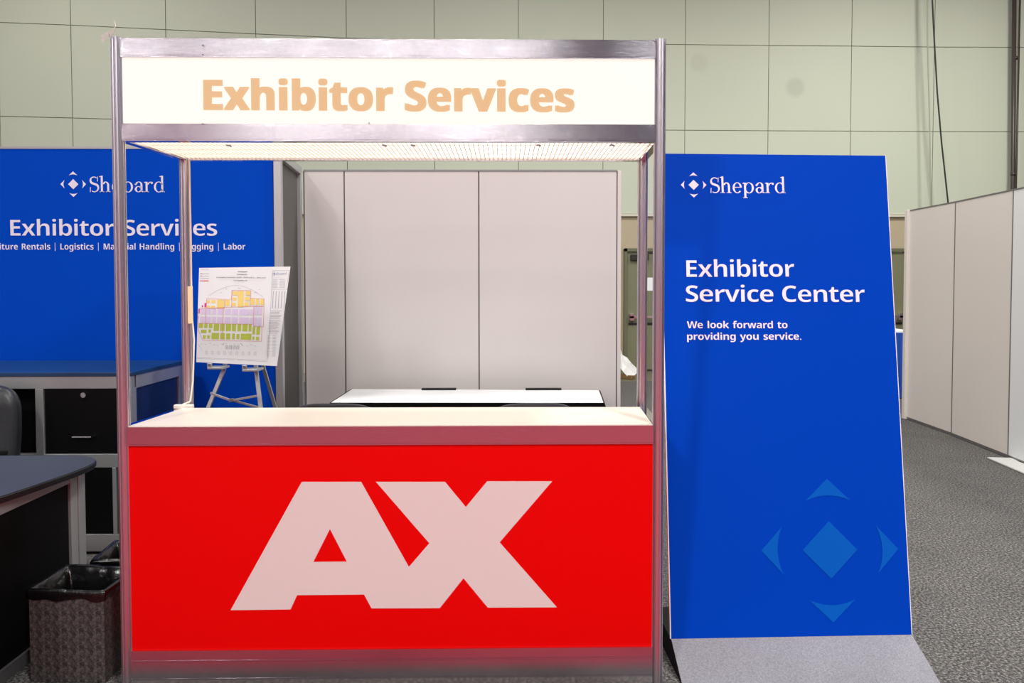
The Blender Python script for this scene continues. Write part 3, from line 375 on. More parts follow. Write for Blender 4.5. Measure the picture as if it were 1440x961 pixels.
for i in range(len(pts)-1):
    a, b_ = V((pts[i].x, pts[i].y, 0)), V((pts[i+1].x, pts[i+1].y, 0)); n = V((-(b_-a).y, (b_-a).x, 0)).normalized()
    led.hexa([a-n*.03+V((0, 0, 2.70)), b_-n*.03+V((0, 0, 2.70)), b_-n*.03+V((0, 0, 2.743)), a-n*.03+V((0, 0, 2.743))], [a+n*.08+V((0, 0, 2.70)), b_+n*.08+V((0, 0, 2.70)), b_+n*.08+V((0, 0, 2.743)), a+n*.08+V((0, 0, 2.743))])
struct(led.build('trim_1', mat('pale_ledge_paint', 'c9c8b4', .6)))

def hall_door(name, x0, x1, yw, sign_at=None):
    """double door in the hall wall between x0 and x1, wall face at yw"""
    r = bpy.data.objects.new(name, None); COL.objects.link(r); r.location = (x0, yw, 0); struct(r)
    f = MB(); f.box(x0, x0+.05, yw-.08, yw+.03, 0, 2.14).box(x1-.05, x1, yw-.08, yw+.03, 0, 2.14).box(x0, x1, yw-.08, yw+.03, 2.08, 2.14)
    f.build('door_frame', OLIVED, r, .004)
    xm = (x0+x1)/2
    for a, b_, hx in ((x0+.055, xm-.004, x0+.12), (xm+.004, x1-.055, x1-.12)):
        l = MB(); l.box(a, b_, yw-.04, yw+.01, .02, 2.07); lo = l.build('door_leaf', OLIVE, r, .003)
        k = MB(); k.box(a+.03, b_-.03, yw-.13, yw-.10, .92, .965); k.box(a+.03, a+.11, yw-.13, yw-.04, .88, 1.0).box(b_-.11, b_-.03, yw-.13, yw-.04, .88, 1.0)
        k.build('panic_bar', CHROME, lo, .006)
        k = MB(); k.box(a+.02, b_-.02, yw-.046, yw-.04, .80, .84); k.build('kick_rail', DARK, lo)
        k = MB(); k.box(a+.05, a+.36, yw-.1, yw-.04, 1.93, 2.03); k.beam((a+.2, yw-.1, 2.03), (a+.52, yw-.2, 2.06), .03, .02); k.build('door_closer', DARK, lo, .006)
    if sign_at:
        k = MB(); k.box(sign_at-.09, sign_at+.12, yw-.044, yw-.04, 1.40, 1.63); k.build('door_notice', PAPER, r)
    return r
hall_door('door_1', 2.50, 4.45, 10.17, 2.93)
hall_door('door_2', 5.55, 7.50, 10.25)
b = MB(); b.tube([aY(1426.5, -40, 10.1), V((9.27, 10.1, 3)), V((9.27, 10.1, 0))], .034, 12); b.tube([V((9.35, 10.14, 7.0)), V((9.35, 10.14, 0))], .016, 8)
for z in (1.2, 3.4, 5.4): b.tube([V((9.27, 10.1, z)), V((9.27, 10.1, z+.05))], .045, 12)
o = b.build('pipe', PIPEM, smooth=True); tag(o, 'dark brown vertical pipe on the pale green hall wall above white partition', 'pipe')
def hang(pxs, Y, r, m, label, z_end=0):
    p = [aY(x, y, Y) for x, y in pxs]; p.append(V((p[-1].x+.05, Y, z_end+.02)))
    q = []
    for i in range(len(p)-1):
        for k in range(6): q.append(p[i].lerp(p[i+1], k/6))
    q.append(p[-1]); o = MB().tube(q, r, 8).build('cable', m, smooth=True)
    tag(o, label, 'cable', 'cables hanging down the hall wall')
hang([(1310, -30), (1311, 0), (1314, 60), (1318, 130), (1324, 200), (1333, 283)], 9.85, .013, CABLE, 'black cable slanting down the pale green hall wall')
hang([(1304, -30), (1304.5, 60), (1307, 160), (1309, 285)], 9.95, .011, CABLEG, 'thin pale green cable beside the black cable on hall wall')

# ------------------------------------------------------------------ octagonal exhibition posts
def post_profile(cx, cy, r=.0205, rot=0):
    out = []
    for k in range(8):
        a = math.pi/4*k + rot; n = V((math.cos(a), math.sin(a), 0)); t = V((-n.y, n.x, 0)); h = r*math.tan(math.pi/8)
        for s_, d in ((-h, 0), (-.0046, 0), (-.0036, .0095), (.0036, .0095), (.0046, 0)):
            out.append(V((cx, cy, 0)) + n*(r-d) + t*s_)
    return out
def post(x, y, z1, parent, m=None, z0=0.004, name='post'):
    b = MB(); p = [q+V((0, 0, z0)) for q in post_profile(x, y)]; b.prism(p, (0, 0, z1-z0))
    return b.build(name, m or POSTM, parent)

# ------------------------------------------------------------------ the kiosk
K = thing('service_kiosk', 'aluminium exhibition kiosk with lit header sign, white counter and red front panel', 'kiosk', (0, 0, 0))
fl, fr, bl, br = V((-1, 0, 0)), V((1, .0104, 0)), V((-.952, .45, 0)), V((1.021, .455, 0))
TOP = 2.44
for p in (fl, fr, bl, br): post(p.x, p.y, TOP+(.006 if p.y < .1 else 0), K)
def rail(p, q, z0, z1, name, m=METAL, d=.03, groove=True, out=None):
    p = V((p.x, p.y, 0)); q = V((q.x, q.y, 0)); t = (q-p).normalized(); a = p+t*.0185; c = q-t*.0185
    n = V((t.y, -t.x, 0)) if out is None else out
    h = z1-z0; b = MB(); e = .0035
    prof = [(-d/2, z0), (d/2, z0), (d/2, z0+.005), (d/2-.0015, z0+.0055), (d/2-.0015, z0+.0065), (d/2, z0+.007), (d/2, z1), (-d/2, z1)]
    b.prism([a+n*x+V((0, 0, z)) for x, z in prof], c-a); return b.build(name, m, K)
ends = [(fl, fr), (bl, br), (fl, bl), (fr, br)]
for i, (p, q) in enumerate(ends):
    o = None if i == 0 else (V((0, 1, 0)) if i == 1 else V((-1 if i == 2 else 1, 0, 0)))
    rail(p, q, 2.3724, 2.44, 'header_rail', out=o); rail(p, q, 2.066 if i == 0 else 2.0705, 2.1299, 'header_rail', out=o)
    if i != 1:
        rail(p, q, .9385, 1.0085, 'counter_rail', out=o); rail(p, q, .121, .1625, 'base_rail', out=o)
rail(fl, fr, .052, .1205, 'kick_rail'); rail(fl, fr, .006, .0515, 'kick_rail', m=CHROME)
def slab(p, q, z0, z1, name, m, t=.008, back=0):
    d = (q-p).normalized(); a = p+d*.0185; c = q-d*.0185; n = V((-d.y, d.x, 0))
    b = MB(); b.prism([a+n*(back-t/2)+V((0, 0, z0)), c+n*(back-t/2)+V((0, 0, z0)), c+n*(back+t/2)+V((0, 0, z0)), a+n*(back+t/2)+V((0, 0, z0))], (0, 0, z1-z0))
    return b.build(name, m, K)
sign = slab(fl, fr, 2.1295, 2.3728, 'sign_panel', SIGNLIT); sign['label'] = 'glowing white header sign panel'
lx = lambda x, y: at(x, y, (0, .0012, 0), (0.0052, -1, 0))
lettering('Exhibitor Services', 'sans', lx(288.2, 154.4), lx(806.2, 157.3), (0, 0, 1), .1135, LETLIT, sign, thick=0, lift=.0035, track=.0, swell=.0042, space=.17)
for p, q in ((bl, br), (fl, bl), (fr, br)): slab(p, q, 2.1295, 2.3728, 'header_panel', WHITE)
b = MB(); b.prism([fl+V((.02, .02, 2.081)), fr+V((-.02, .02, 2.081)), br+V((-.02, -.02, 2.081)), bl+V((.02, -.02, 2.081))], (0, 0, .006)); dif = b.build('diffuser', SOFFIT, K)
b = MB()
for i in range(110):
    x = -.975+1.99*i/109; b.box(x-.0014, x+.0014, .022, .43, 2.0745, 2.0795)
for y in (.03, .13, .23, .33, .42): b.box(-.95, 1.0, y-.0015, y+.0015, 2.077, 2.0795)
lo = b.build('louver', LOUVER, dif)
b = MB(); b.prism([V((-.978, -.010, 1.0087)), V((.978, .0, 1.0087)), V((1.0, .388, 1.0087)), V((-.945, .388, 1.0087))], (0, 0, .0035))
b.build('counter_top', WHITE, K)
fp = slab(fl, fr, .1620, .9390, 'front_panel', RED, back=-.004); fp['label'] = 'bright red front panel with big white logo'
ax = [(324.3, 858.6), (424.4, 678), (507.9, 678), (575, 797.7), (603.8, 764.4), (528.7, 678), (625.9, 678), (655.1, 713.5), (685.1, 677.2), (776.5, 677.2),
      (702.6, 763.1), (783.1, 854.5), (686, 854.9), (651.8, 813.6), (618.4, 855.7), (522.5, 856), (512, 836.5), (417.8, 837.4), (408.6, 857.4)]
hole = [(464, 744.4), (440.7, 790.6), (487.8, 790.2)]
rp = lambda p: at(p[0], p[1], (0, -.004, 0), (0.0052, -1, 0))
def poly_with_hole(outer, hole, m, name, parent, nrm):
    cu = bpy.data.curves.new('tmp', 'CURVE'); cu.dimensions = '2D'; cu.fill_mode = 'BOTH'
    for ring in (outer, hole):
        s_ = cu.splines.new('POLY'); s_.points.add(len(ring)-1); s_.use_cyclic_u = True
        for q, p in zip(s_.points, ring): q.co = (p.x, p.z, 0, 1)
    t = bpy.data.objects.new('tmp', cu); COL.objects.link(t); dg = bpy.context.evaluated_depsgraph_get()
    me = bpy.data.meshes.new_from_object(t.evaluated_get(dg)); bpy.data.objects.remove(t)
    for v in me.vertices: v.co = V((v.co.x, (v.co.x+1)*.0052-.0088, v.co.y)) - base_of(parent)
    bm = bmesh.new(); bm.from_mesh(me); bmesh.ops.remove_doubles(bm, verts=bm.verts, dist=1e-6)
    ex = bmesh.ops.extrude_face_region(bm, geom=list(bm.faces)); bmesh.ops.translate(bm, verts=[e for e in ex['geom'] if isinstance(e, bmesh.types.BMVert)], vec=V((0, -.0007, 0)))
    bmesh.ops.recalc_face_normals(bm, faces=bm.faces); bm.to_mesh(me); bm.free()
    me.materials.clear(); me.materials.append(m); o = bpy.data.objects.new(name, me); COL.objects.link(o); o.parent = parent; return o
poly_with_hole([rp(p) for p in ax], [rp(p) for p in hole], REDLOGO, 'logo', fp, (0, -1, 0))
for p, q in ((fl, bl), (fr, br)): slab(p, q, .1620, .9390, 'side_panel', RED)
b = MB(); b.prism([fl+V((.03, .03, .5)), fr+V((-.03, .03, .5)), br+V((-.03, -.02, .5)), bl+V((.03, -.02, .5))], (0, 0, .018)); b.build('inner_shelf', WHITE, K)
# little lock holes and screws on the rails
for px, py in ((288, 79), (287, 175.5), (288, 66), (520, 174.5)):
    c = lx(px, py); c.y -= .0155; MB().tube([c, c+V((0, -.0016, 0))], .0026, 8).build('rail_screw', DARK, K)
for px in (322, 541, 581, 757, 860):
    c = lx(px, 204.5); c.y = -.008; b = MB(); b.box(c.x-.008, c.x+.006, -.013, .004, c.z-.003, c.z+.001); b.box(c.x+.004, c.x+.010, -.012, 0, c.z-.006, c.z-.002); b.build('diffuser_clip', ALUD, K)
# lamp cord down the back left post with a cream tape, and film flapping from the front left post
cp = [bl+V((.024, -.012, 2.09)), bl+V((.027, -.013, 1.75)), bl+V((.026, -.014, 1.42)), bl+V((.036, -.016, 1.30)), bl+V((.028, -.016, 1.12)), bl+V((.02, -.026, 1.035)), bl+V((-.03, -.04, 1.012))]
cp2 = []
for i in range(len(cp)-1):
    for k in range(5): cp2.append(cp[i].lerp(cp[i+1], k/5))
MB().tube(cp2+[cp[-1]], .0036, 8).build('lamp_cord', CORDM, K, smooth=True)
b = MB(); b.box(bl.x+.0145, bl.x+.0345, bl.y-.0255, bl.y-.0185, 1.37, 1.53); b.build('tape', WARMTAPE, K, .001)
b = MB(); b.box(bl.x-.045, bl.x+.035, bl.y-.045, bl.y-.0215, 1.005, 1.022); b.build('cord_tie', CORDM, K, .003)
b = MB(); rnd = random.Random(4); pv = []
base = fl+V((-.018, -.018, 2.43))
for i in range(9):
    t = i/8; c = base+V((-.02+.055*t+.004*math.sin(9*t), -.012+.01*math.sin(5*t), .012*math.sin(6*t)+.062*t*t*1.0))
    wv = .012*(1-.55*t); pv += [c+V((0, 0, -wv)), c+V((.006*math.sin(i*2.1), -.008, wv))]
b.add(pv, [(2*i, 2*i+2, 2*i+3, 2*i+1) for i in range(8)]); o = b.build('plastic_film', FILM, K)
md = o.modifiers.new('thick', 'SOLIDIFY'); md.thickness = .0006
o['label'] = 'scrap of clear film on top of the left post'

# ------------------------------------------------------------------ leaning blue sign
SB0, SB1 = V((1.096, .188, .1)), V((2.09, .213, .1))
ST0, ST1 = aY(928.5, 216, .508), aY(1245, 219, .533)
LS = thing('leaning_sign', 'tall blue free-standing sign leaning back on a grey-topped base', 'sign', (1.6, .3, 0))
sdu = (SB1-SB0).normalized(); sup = ((ST0+ST1)/2-(SB0+SB1)/2).normalized(); sn = sdu.cross(sup).normalized()
if sn.y > 0: sn = -sn
b = MB(); b.hexa([SB0, SB1, ST1, ST0], [p-sn*.012 for p in (SB0, SB1, ST1, ST0)]); sp = b.build('sign_board', BLUES, LS)
b = MB(); e0, e1 = SB0-sdu*.004, ST0-sdu*.004
b.hexa([e0, SB0, ST0, e1], [p-sn*.012 for p in (e0, SB0, ST0, e1)]); e2, e3 = SB1+sdu*.003, ST1+sdu*.003
b.hexa([SB1, e2, e3, ST1], [p-sn*.012 for p in (SB1, e2, e3, ST1)]); b.build('white_edge', PAPER, sp)
s_at = lambda x, y: at(x, y, SB0, sn)
def sl(s, l, r, captop, m=INKW, font='sans', **k):
    L, R_ = s_at(*l), s_at(*r); c = (s_at(l[0], captop)-L).length
    return lettering(s, font, L, R_, sup, c, m, sp, nrm=sn, **k)
sl('Exhibitor', (965.3, 389.9), (1117.3, 389.5), 365.5, thick=-.008, track=-.032)
sl('Service Center', (964.6, 424.8), (1216.6, 425.2), 400.9, space=.2, thick=-.008, track=-.032)
sl('We look forward to', (965.9, 461.8), (1107.4, 461.9), 451.6, thick=-.004, track=-.022)
sl('providing you service.', (966.2, 478.2), (1126.7, 478.0), 468.0, thick=-.004, track=-.022)
p_ = s_at(999, 271.6); serif_word(p_, s_at(1104.8, 271.8), sup, (s_at(999, 249.6)-p_).length, INKW, sp, sn)
emblem(s_at(975.3, 260.3), (s_at(982.5, 260.3)-s_at(975.3, 260.3)).length, sdu, sup, INKW, sp, sn)
em = emblem(s_at(1167, 773.5), (s_at(1205.5, 773.5)-s_at(1167, 773.5)).length, sdu, sup, BLUEM, sp, sn); em['label'] = 'large pale blue emblem low on the sign'
# base: a wedge with a grey top, black sides and a low black foot behind
fdir = V((sdu.y, -sdu.x, 0)).normalized()
w0, w1 = SB0+V((0, 0, -.002)), SB1+V((0, 0, -.002)); f0, f1 = SB0+fdir*.172, SB1+fdir*.194; f0.z = f1.z = .003
b = MB(); b.hexa([V((w0.x, w0.y, .0)), V((w1.x, w1.y, .0)), V((f1.x, f1.y, .0)), V((f0.x, f0.y, 0))], [w0, w1, f1, f0])
q0, q1 = w0-fdir*.30, w1-fdir*.30
b.hexa([V((q0.x, q0.y, 0)), V((q1.x, q1.y, 0)), V((w1.x, w1.y, 0)), V((w0.x, w0.y, 0))], [q0, q1, w1, w0]); b.build('base', BLACK, LS)
n_ = (w1-w0).cross(f0-w0).normalized(); n_ = n_ if n_.z > 0 else -n_
b = MB(); b.hexa([w0, w1, f1, f0], [p+n_*.003 for p in (w0, w1, f1, f0)]); b.build('base_cover', WEDGE, LS)
b = MB()
for t in (.15, .85):
    top = SB0.lerp(SB1, t)-sn*.02 + sup*1.5; b.beam(top, V((top.x, q0.y+.03+.025*t, .11)), .03, .02)
b.build('rear_brace', ALUD, LS)

# ------------------------------------------------------------------ blue back wall
BY = 2.235
BW = thing('graphic_wall', 'large blue graphic wall with white lettering behind the cabinet and easel', 'wall panel', (-2.6, BY, 0))
x_r = aY(385.5, 400, BY).x; x_p = aY(392, 400, BY).x
b = MB(); b.box(-4.4, x_r, BY, BY+.012, .03, 2.44); bp = b.build('graphic_panel', BLUE, BW)
b = MB(); b.box(-4.4, x_r, BY-.003, BY+.03, 2.44, 2.455); b.build('top_trim', ALU, BW)
post(-4.42, BY+.01, 2.46, BW, ALU)
b_at = lambda x, y: aY(x, y, BY)
def bt(s, l, r, captop, font='sans', **k):
    L, R_ = b_at(*l), b_at(*r); c = (b_at(l[0], captop)-L).length
    return lettering(s, font, L, R_, (0, 0, 1), c, INKW, bp, **k)
p_ = b_at(126.5, 270.3); serif_word(p_, b_at(231.7, 270.3), (0, 0, 1), (b_at(126.5, 248.4)-p_).length, INKW, bp)
emblem(b_at(103.2, 259.2), (b_at(110.5, 259)-b_at(103.3, 259)).length, (1, 0, 0), (0, 0, 1), INKW, bp)
bt('Exhibitor Services', (15, 331.8), (305.5, 331.8), 308.5, thick=-.008, track=-.032)
full = 'Furniture Rentals | Logistics | Material Handling | Rigging | Labor'; tr = -.012
k_ = full.index('Rentals'); tot = advance(full, 'sans')+tr*len(full); pre = advance(full[:k_], 'sans')+tr*k_
wpx = (345.2-30.6)/(1-pre/tot); bt(full, (345.2-wpx, 351.2), (345.2, 351.2), 342.3, thick=-.006, track=tr)

# dark return panel between the blue wall and the white wall
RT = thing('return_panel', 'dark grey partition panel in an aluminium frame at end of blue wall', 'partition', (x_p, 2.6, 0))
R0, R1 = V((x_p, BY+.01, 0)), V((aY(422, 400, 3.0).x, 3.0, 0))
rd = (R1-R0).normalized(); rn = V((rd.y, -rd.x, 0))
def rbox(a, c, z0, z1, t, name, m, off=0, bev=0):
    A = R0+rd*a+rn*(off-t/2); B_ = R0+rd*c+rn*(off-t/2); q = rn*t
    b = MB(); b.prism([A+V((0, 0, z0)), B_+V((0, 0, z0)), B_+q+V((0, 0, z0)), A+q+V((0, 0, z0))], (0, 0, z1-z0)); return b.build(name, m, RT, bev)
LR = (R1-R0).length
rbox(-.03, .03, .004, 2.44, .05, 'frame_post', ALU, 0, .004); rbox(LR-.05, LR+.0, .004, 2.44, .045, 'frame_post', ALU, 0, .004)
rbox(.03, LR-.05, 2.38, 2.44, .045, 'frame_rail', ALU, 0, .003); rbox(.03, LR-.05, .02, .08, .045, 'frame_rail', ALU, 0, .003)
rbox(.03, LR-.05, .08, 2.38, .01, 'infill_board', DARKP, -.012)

# ------------------------------------------------------------------ white partition at the back
WY = 3.06
WP = thing('partition_wall', 'white panelled partition wall behind the kiosk with white table before it', 'partition', (.1, WY, 0))
wx = [aY(x, 400, WY).x for x in (428.5, 485, 673.5, 867.5, 873)]
for i in range(3):
    b = MB(); a, c = wx[i]+.005, wx[i+1]-.005; b.box(a, c, WY, WY+.02, .02, 2.415); b.build('wall_board', PANELW, WP, .002)
b = MB(); b.box(wx[3]+.002, wx[4], WY-.008, WY+.04, .004, 2.42); b.build('end_post', PANELW, WP, .003)
b = MB()
for x in wx[:4]: b.box(x-.0055, x+.0055, WY+.006, WY+.022, .004, 2.42)
b.build('joint_strip', mat('joint_grey', '5c5753', .6), WP)  # dark grey strips set into the board joints
b = MB(); b.box(wx[0], wx[3], WY-.004, WY+.026, 2.415, 2.428); b.build('top_trim', ALUD, WP)

# ------------------------------------------------------------------ white partition at the right
RW = thing('partition_wall', 'long white partition wall running back along the right aisle', 'partition', (4.9, 4.5, 0))
rb = [V((4.945, 5.49, 0)), V((4.915, 4.6, 0)), V((4.83, 3.637, 0))]; rb.append(rb[2]+(rb[2]-rb[1])); rb.append(rb[3]+(rb[2]-rb[1]))
hz = 2.352
for i in range(4):
    a, c = rb[i], rb[i+1]; d = (c-a).normalized(); n = V((-d.y, d.x, 0)); n = n if n.x > 0 else -n
    A, C_ = a+d*.005, c-d*.005; z0, z1 = .03, hz-.012
    b = MB(); b.prism([A+V((0, 0, z0)), C_+V((0, 0, z0)), C_+n*.02+V((0, 0, z0)), A+n*.02+V((0, 0, z0))], (0, 0, z1-z0)); b.build('wall_board', PANELG if i < 2 else PANELB, RW, .002)
    b = MB(); b.prism([a-n*.004+V((0, 0, z1)), c-n*.004+V((0, 0, z1)), c+n*.026+V((0, 0, z1)), a+n*.026+V((0, 0, z1))], (0, 0, .012))
    b.prism([a+V((0, 0, 0.004)), c+V((0, 0, .004)), c+n*.02+V((0, 0, .004)), a+n*.02+V((0, 0, .004))], (0, 0, .026)); b.build('edge_trim', ALUD, RW)
    b = MB(); b.box(c.x-.003, c.x+.015, c.y-.0055, c.y+.0055, .03, hz-.012); b.build('joint_strip', ALUD, RW)
b = MB(); a = rb[0]; b.box(a.x-.03, a.x+.03, a.y-.01, a.y+.05, .004, hz); b.build('end_post', PANELG, RW, .004)
b = MB(); pp = [aZ(1388, 645, .004), aZ(1424, 646, .004), V((4.80, 3.45, .004)), V((4.81, 2.9, .004)), aZ(1460, 676, .004)]; b.prism(pp, (0, 0, .012))
o = b.build('base_plate', mat('pale_grey_plate', 'c4c4c2', .5), bevel=.002); tag(o, 'flat white plate lying on the carpet at the foot of right partition', 'plate')

# ------------------------------------------------------------------ white table with black skirt
tz = .74; tb = [V((-.735, 2.83, 0)), V((1.125, 2.74, 0)), V((1.082, 2.17, 0)), V((-.747, 2.20, 0))]
TB = thing('draped_table', 'long white-topped table with black skirt against the white back partition', 'table', (.2, 2.45, 0))
b = MB(); b.prism([p+V((0, 0, tz-.012)) for p in tb], (0, 0, .012)); b.build('table_top', TABLEW, TB, .002)
b = MB()
c0 = sum(tb, V())/4
edge = [p+(p-c0).normalized()*.010 for p in tb]
for i in range(4):
    p, q, a, c = tb[i], tb[(i+1) % 4], edge[i], edge[(i+1) % 4]
    b.hexa([p+V((0, 0, tz-.03)), q+V((0, 0, tz-.03)), c+V((0, 0, tz-.03)), a+V((0, 0, tz-.03))], [p+V((0, 0, tz-.001)), q+V((0, 0, tz-.001)), c+V((0, 0, tz-.001)), a+V((0, 0, tz-.001))])
b.build('edge_band', BLACK, TB)
b = MB()                                                 # pleated skirt round the front and both ends
path = [(edge[0], edge[3]), (edge[3], edge[2]), (edge[2], edge[1])]; col = []
for p, q in path:
    n = int((q-p).length/.022)
    d = (q-p).normalized(); nn = V((d.y, -d.x, 0)); nn = nn if nn.dot((p+q)/2-c0) > 0 else -nn
    for i in range(n): col.append((p.lerp(q, i/n), nn, (i % 2)*.012))
vs = []
for p, nn, k in col: vs += [p+nn*(.004+k*.4)+V((0, 0, tz-.028)), p+nn*(.006+k*1.6)+V((0, 0, .012))]
b.add(vs, [(2*i, 2*i+2, 2*i+3, 2*i+1) for i in range(len(col)-1)]); o = b.build('skirt', DRAPE, TB)
md = o.modifiers.new('thick', 'SOLIDIFY'); md.thickness = .002
for x0, x1 in ((593, 641), (739, 790)):
    a, c = aZ(x0, 548.6, tz), aZ(x1, 549.6, tz); b = MB(); b.box(a.x, c.x, a.y-.02, a.y+.03, tz+.0005, tz+.012); b.build('skirt_clip', BLACK, TB, .003)
for i in range(4):
    p = tb[i].lerp(c0, .12); MB().tube([p+V((0, 0, .004)), p+V((0, 0, tz-.012))], .014, 8).build('leg', ALUD, TB)

# ------------------------------------------------------------------ chairs behind the counter
def side_chair(label):
    t = thing('side_chair', label, 'chair', (0, 0, 0), 'dark chairs behind the counter')
    b = MB()
    def pad(fn, nu, nv, th, name, m):
        b = MB(); vs = []; 
        for s_ in (0, 1):
            for i in range(nu+1):
                for j in range(nv+1):
                    p, n = fn(i/nu, j/nv); e = min(i, nu-i, j, nv-j); k = th*(.35 if e == 0 else 1)
                    vs.append(p+n*(k/2 if s_ else -k/2))
        W = nv+1; N0 = (nu+1)*W; fs = []
        for s_ in (0, 1):
            for i in range(nu):
                for j in range(nv):
                    f = [s_*N0+i*W+j, s_*N0+(i+1)*W+j, s_*N0+(i+1)*W+j+1, s_*N0+i*W+j+1]; fs.append(f if s_ else f[::-1])
        ring = [i*W for i in range(nu+1)]+[nu*W+j for j in range(1, W)]+[i*W+nv for i in range(nu-1, -1, -1)]+[j for j in range(nv-1, 0, -1)]
        for a, c in zip(ring, ring[1:]+ring[:1]): fs.append((a, c, c+N0, a+N0))
        b.add(vs, fs); return b.build(name, m, t, smooth=True, sub=1)
    pad(lambda u, v: (V(((u-.5)*.46, -.21+.43*v, .455-.02*(2*u-1)**2+.01*math.sin(v*3))), V((0, 0, 1))), 6, 6, .05, 'seat', SEATF)
    def bk(u, v):
        wd = .235*(1-.06*v) ; x = (2*u-1)*wd; zt = .56+.33*v-.035*v*v*(2*u-1)**4
        return V((x, .21+.10*v+.03*(1-(2*u-1)**2), zt)), V((0, 1, -.25)).normalized()
    pad(bk, 8, 6, .035, 'backrest', SEATF)
    for s_ in (-1, 1):
        MB().tube([V((s_*.2, -.19, .44)), V((s_*.215, -.215, .004))], .011, 8).build('leg', BLACKP, t, smooth=True)
        MB().tube([V((s_*.17, .27, .72)), V((s_*.19, .225, .5)), V((s_*.2, .2, .43)), V((s_*.215, .26, .004))], .011, 8).build('leg', BLACKP, t, smooth=True)
    MB().tube([V((-.2, -.17, .43)), V((.2, -.17, .43)), V((.2, .2, .43)), V((-.2, .2, .43)), V((-.2, -.17, .43))], .009, 8).build('seat_frame', BLACKP, t)
    return t
ch = side_chair('dark chair whose back tops the counter edge below table left end')
c1 = aY(470, 568, 1.3); c2 = aY(742, 571, 1.3)
ch.location = (c1.x, 1.3+.30, 0); ch.rotation_euler = (0, 0, math.pi)
dup(ch, (c2.x, 1.3+.30, -.008+.008), math.pi+.1, 'dark chair whose back barely shows at the counter edge, middle of table')

# ------------------------------------------------------------------ cabinet against the blue wall
CB = thing('storage_cabinet', 'tall aluminium-framed black cabinet with dark blue top against the blue wall', 'cabinet', (-2.6, 1.95, 0))
cy0, cy1 = 1.42, 2.06; cx = aY(185, 560, cy0).x+.02; xr = aY(258, 511, cy1).x; zt = aY(186, 524, cy0-.01).z-.022
b = MB(); b.prism([V((-3.4, cy0-.01, zt)), V((cx-.012, cy0-.01, zt)), V((xr+.006, cy1, zt)), V((-3.4, cy1, zt))], (0, 0, .022)); b.build('cabinet_top', CABTOP, CB, .003)
side = (V((xr-.005, cy1, 0))-V((cx-.02, cy0, 0))); sd = side.normalized(); L_ = side.length; s0 = V((cx-.02, cy0, 0)); snn = V((sd.y, -sd.x, 0))
xz = lambda x, y: aY(x, y, cy0)
def fbox(x0, x1, z0, z1, name, m, y0=None, y1=None, bev=.002, par=None):
    b = MB(); b.box(x0, x1, cy0 if y0 is None else y0, cy0+.035 if y1 is None else y1, z0, z1); return b.build(name, m, par or CB, bev)
z_t0, z_r1, z_r0, z_b1, z_b0 = xz(100, 547).z, xz(100, 639).z, xz(100, 658).z, xz(130, 752).z, xz(130, 776).z
xa0, xa1 = xz(50.5, 600).x, xz(62, 600).x; xb0 = xz(165.5, 600).x
fbox(-3.4, cx-.02, z_t0, zt, 'frame_rail', ALU, cy0, cy0+.04)
fbox(-3.4, cx-.02, z_r0, z_r1, 'frame_rail', ALU, cy0, cy0+.04)
fbox(-3.4, cx-.02, z_b0, z_b1, 'frame_rail', ALU, cy0, cy0+.04)
fbox(xa0, xa1, .004, z_t0, 'frame_post', ALU, cy0-.002, cy0+.04)
fbox(xb0, cx-.02, .004, z_t0, 'frame_post', ALU, cy0-.002, cy0+.04)
xd = xz(158.5, 700).x
fbox(xd, xz(164, 700).x, z_b1, z_r0, 'frame_post', ALU, cy0-.001, cy0+.03)
fbox(-3.4, xa0, z_r1, z_t0, 'compartment_panel', BLACK, cy0+.10, cy0+.11)
dr = fbox(xa1+.002, xb0-.002, z_r1+.002, z_t0-.002, 'drawer', BLACK, cy0+.008, cy0+.03)
k = xz(117.5, 556); MB().tube([V((k.x, cy0+.009, k.z)), V((k.x, cy0-.006, k.z))], .015, 14).build('lock', CHROME, dr)
k0, k1 = xz(105, 614), xz(131, 613); b = MB(); b.tube([V((k0.x, cy0+.008, k0.z)), V((k0.x, cy0-.022, k0.z)), V((k1.x, cy0-.022, k0.z)), V((k1.x, cy0+.008, k0.z))], .005, 8); b.build('handle', CHROME, dr)
fbox(xz(117.5, 700).x, xd-.002, z_b1+.002, z_r0-.002, 'door', BLACK, cy0+.008, cy0+.026)
fbox(xa1, xz(117, 700).x, z_b1, z_r0, 'door', BLACK, cy0+.01, cy0+.028)
def sbox(a, c, z0, z1, t, name, m, off=0):
    A = s0+sd*a+snn*(off-t); B_ = s0+sd*c+snn*(off-t); q = snn*t
    b = MB(); b.prism([A+V((0, 0, z0)), B_+V((0, 0, z0)), B_+q+V((0, 0, z0)), A+q+V((0, 0, z0))], (0, 0, z1-z0)); return b.build(name, m, CB, .002)
sbox(0.0, .055, .004, z_t0, .04, 'frame_post', ALU); sbox(L_-.05, L_, .004, zt, .04, 'frame_post', ALU)
sbox(.055, L_-.05, z_t0-.005, zt, .04, 'frame_rail', ALU); sbox(.055, L_-.05, .45, .53, .04, 'frame_rail', ALU); sbox(.055, L_-.05, .02, .1, .04, 'frame_rail', ALU)
SIDEP = mat('navy_side_board', '14264f', .35)
sbox(.055, L_-.05, .53, z_t0-.005, .008, 'side_board', SIDEP, -.012); sbox(.055, L_-.05, .1, .45, .008, 'side_board', SIDEP, -.012)
fbox(-3.4, cx-.06, .06, zt, 'back_board', BLACK, cy1-.02, cy1-.01)

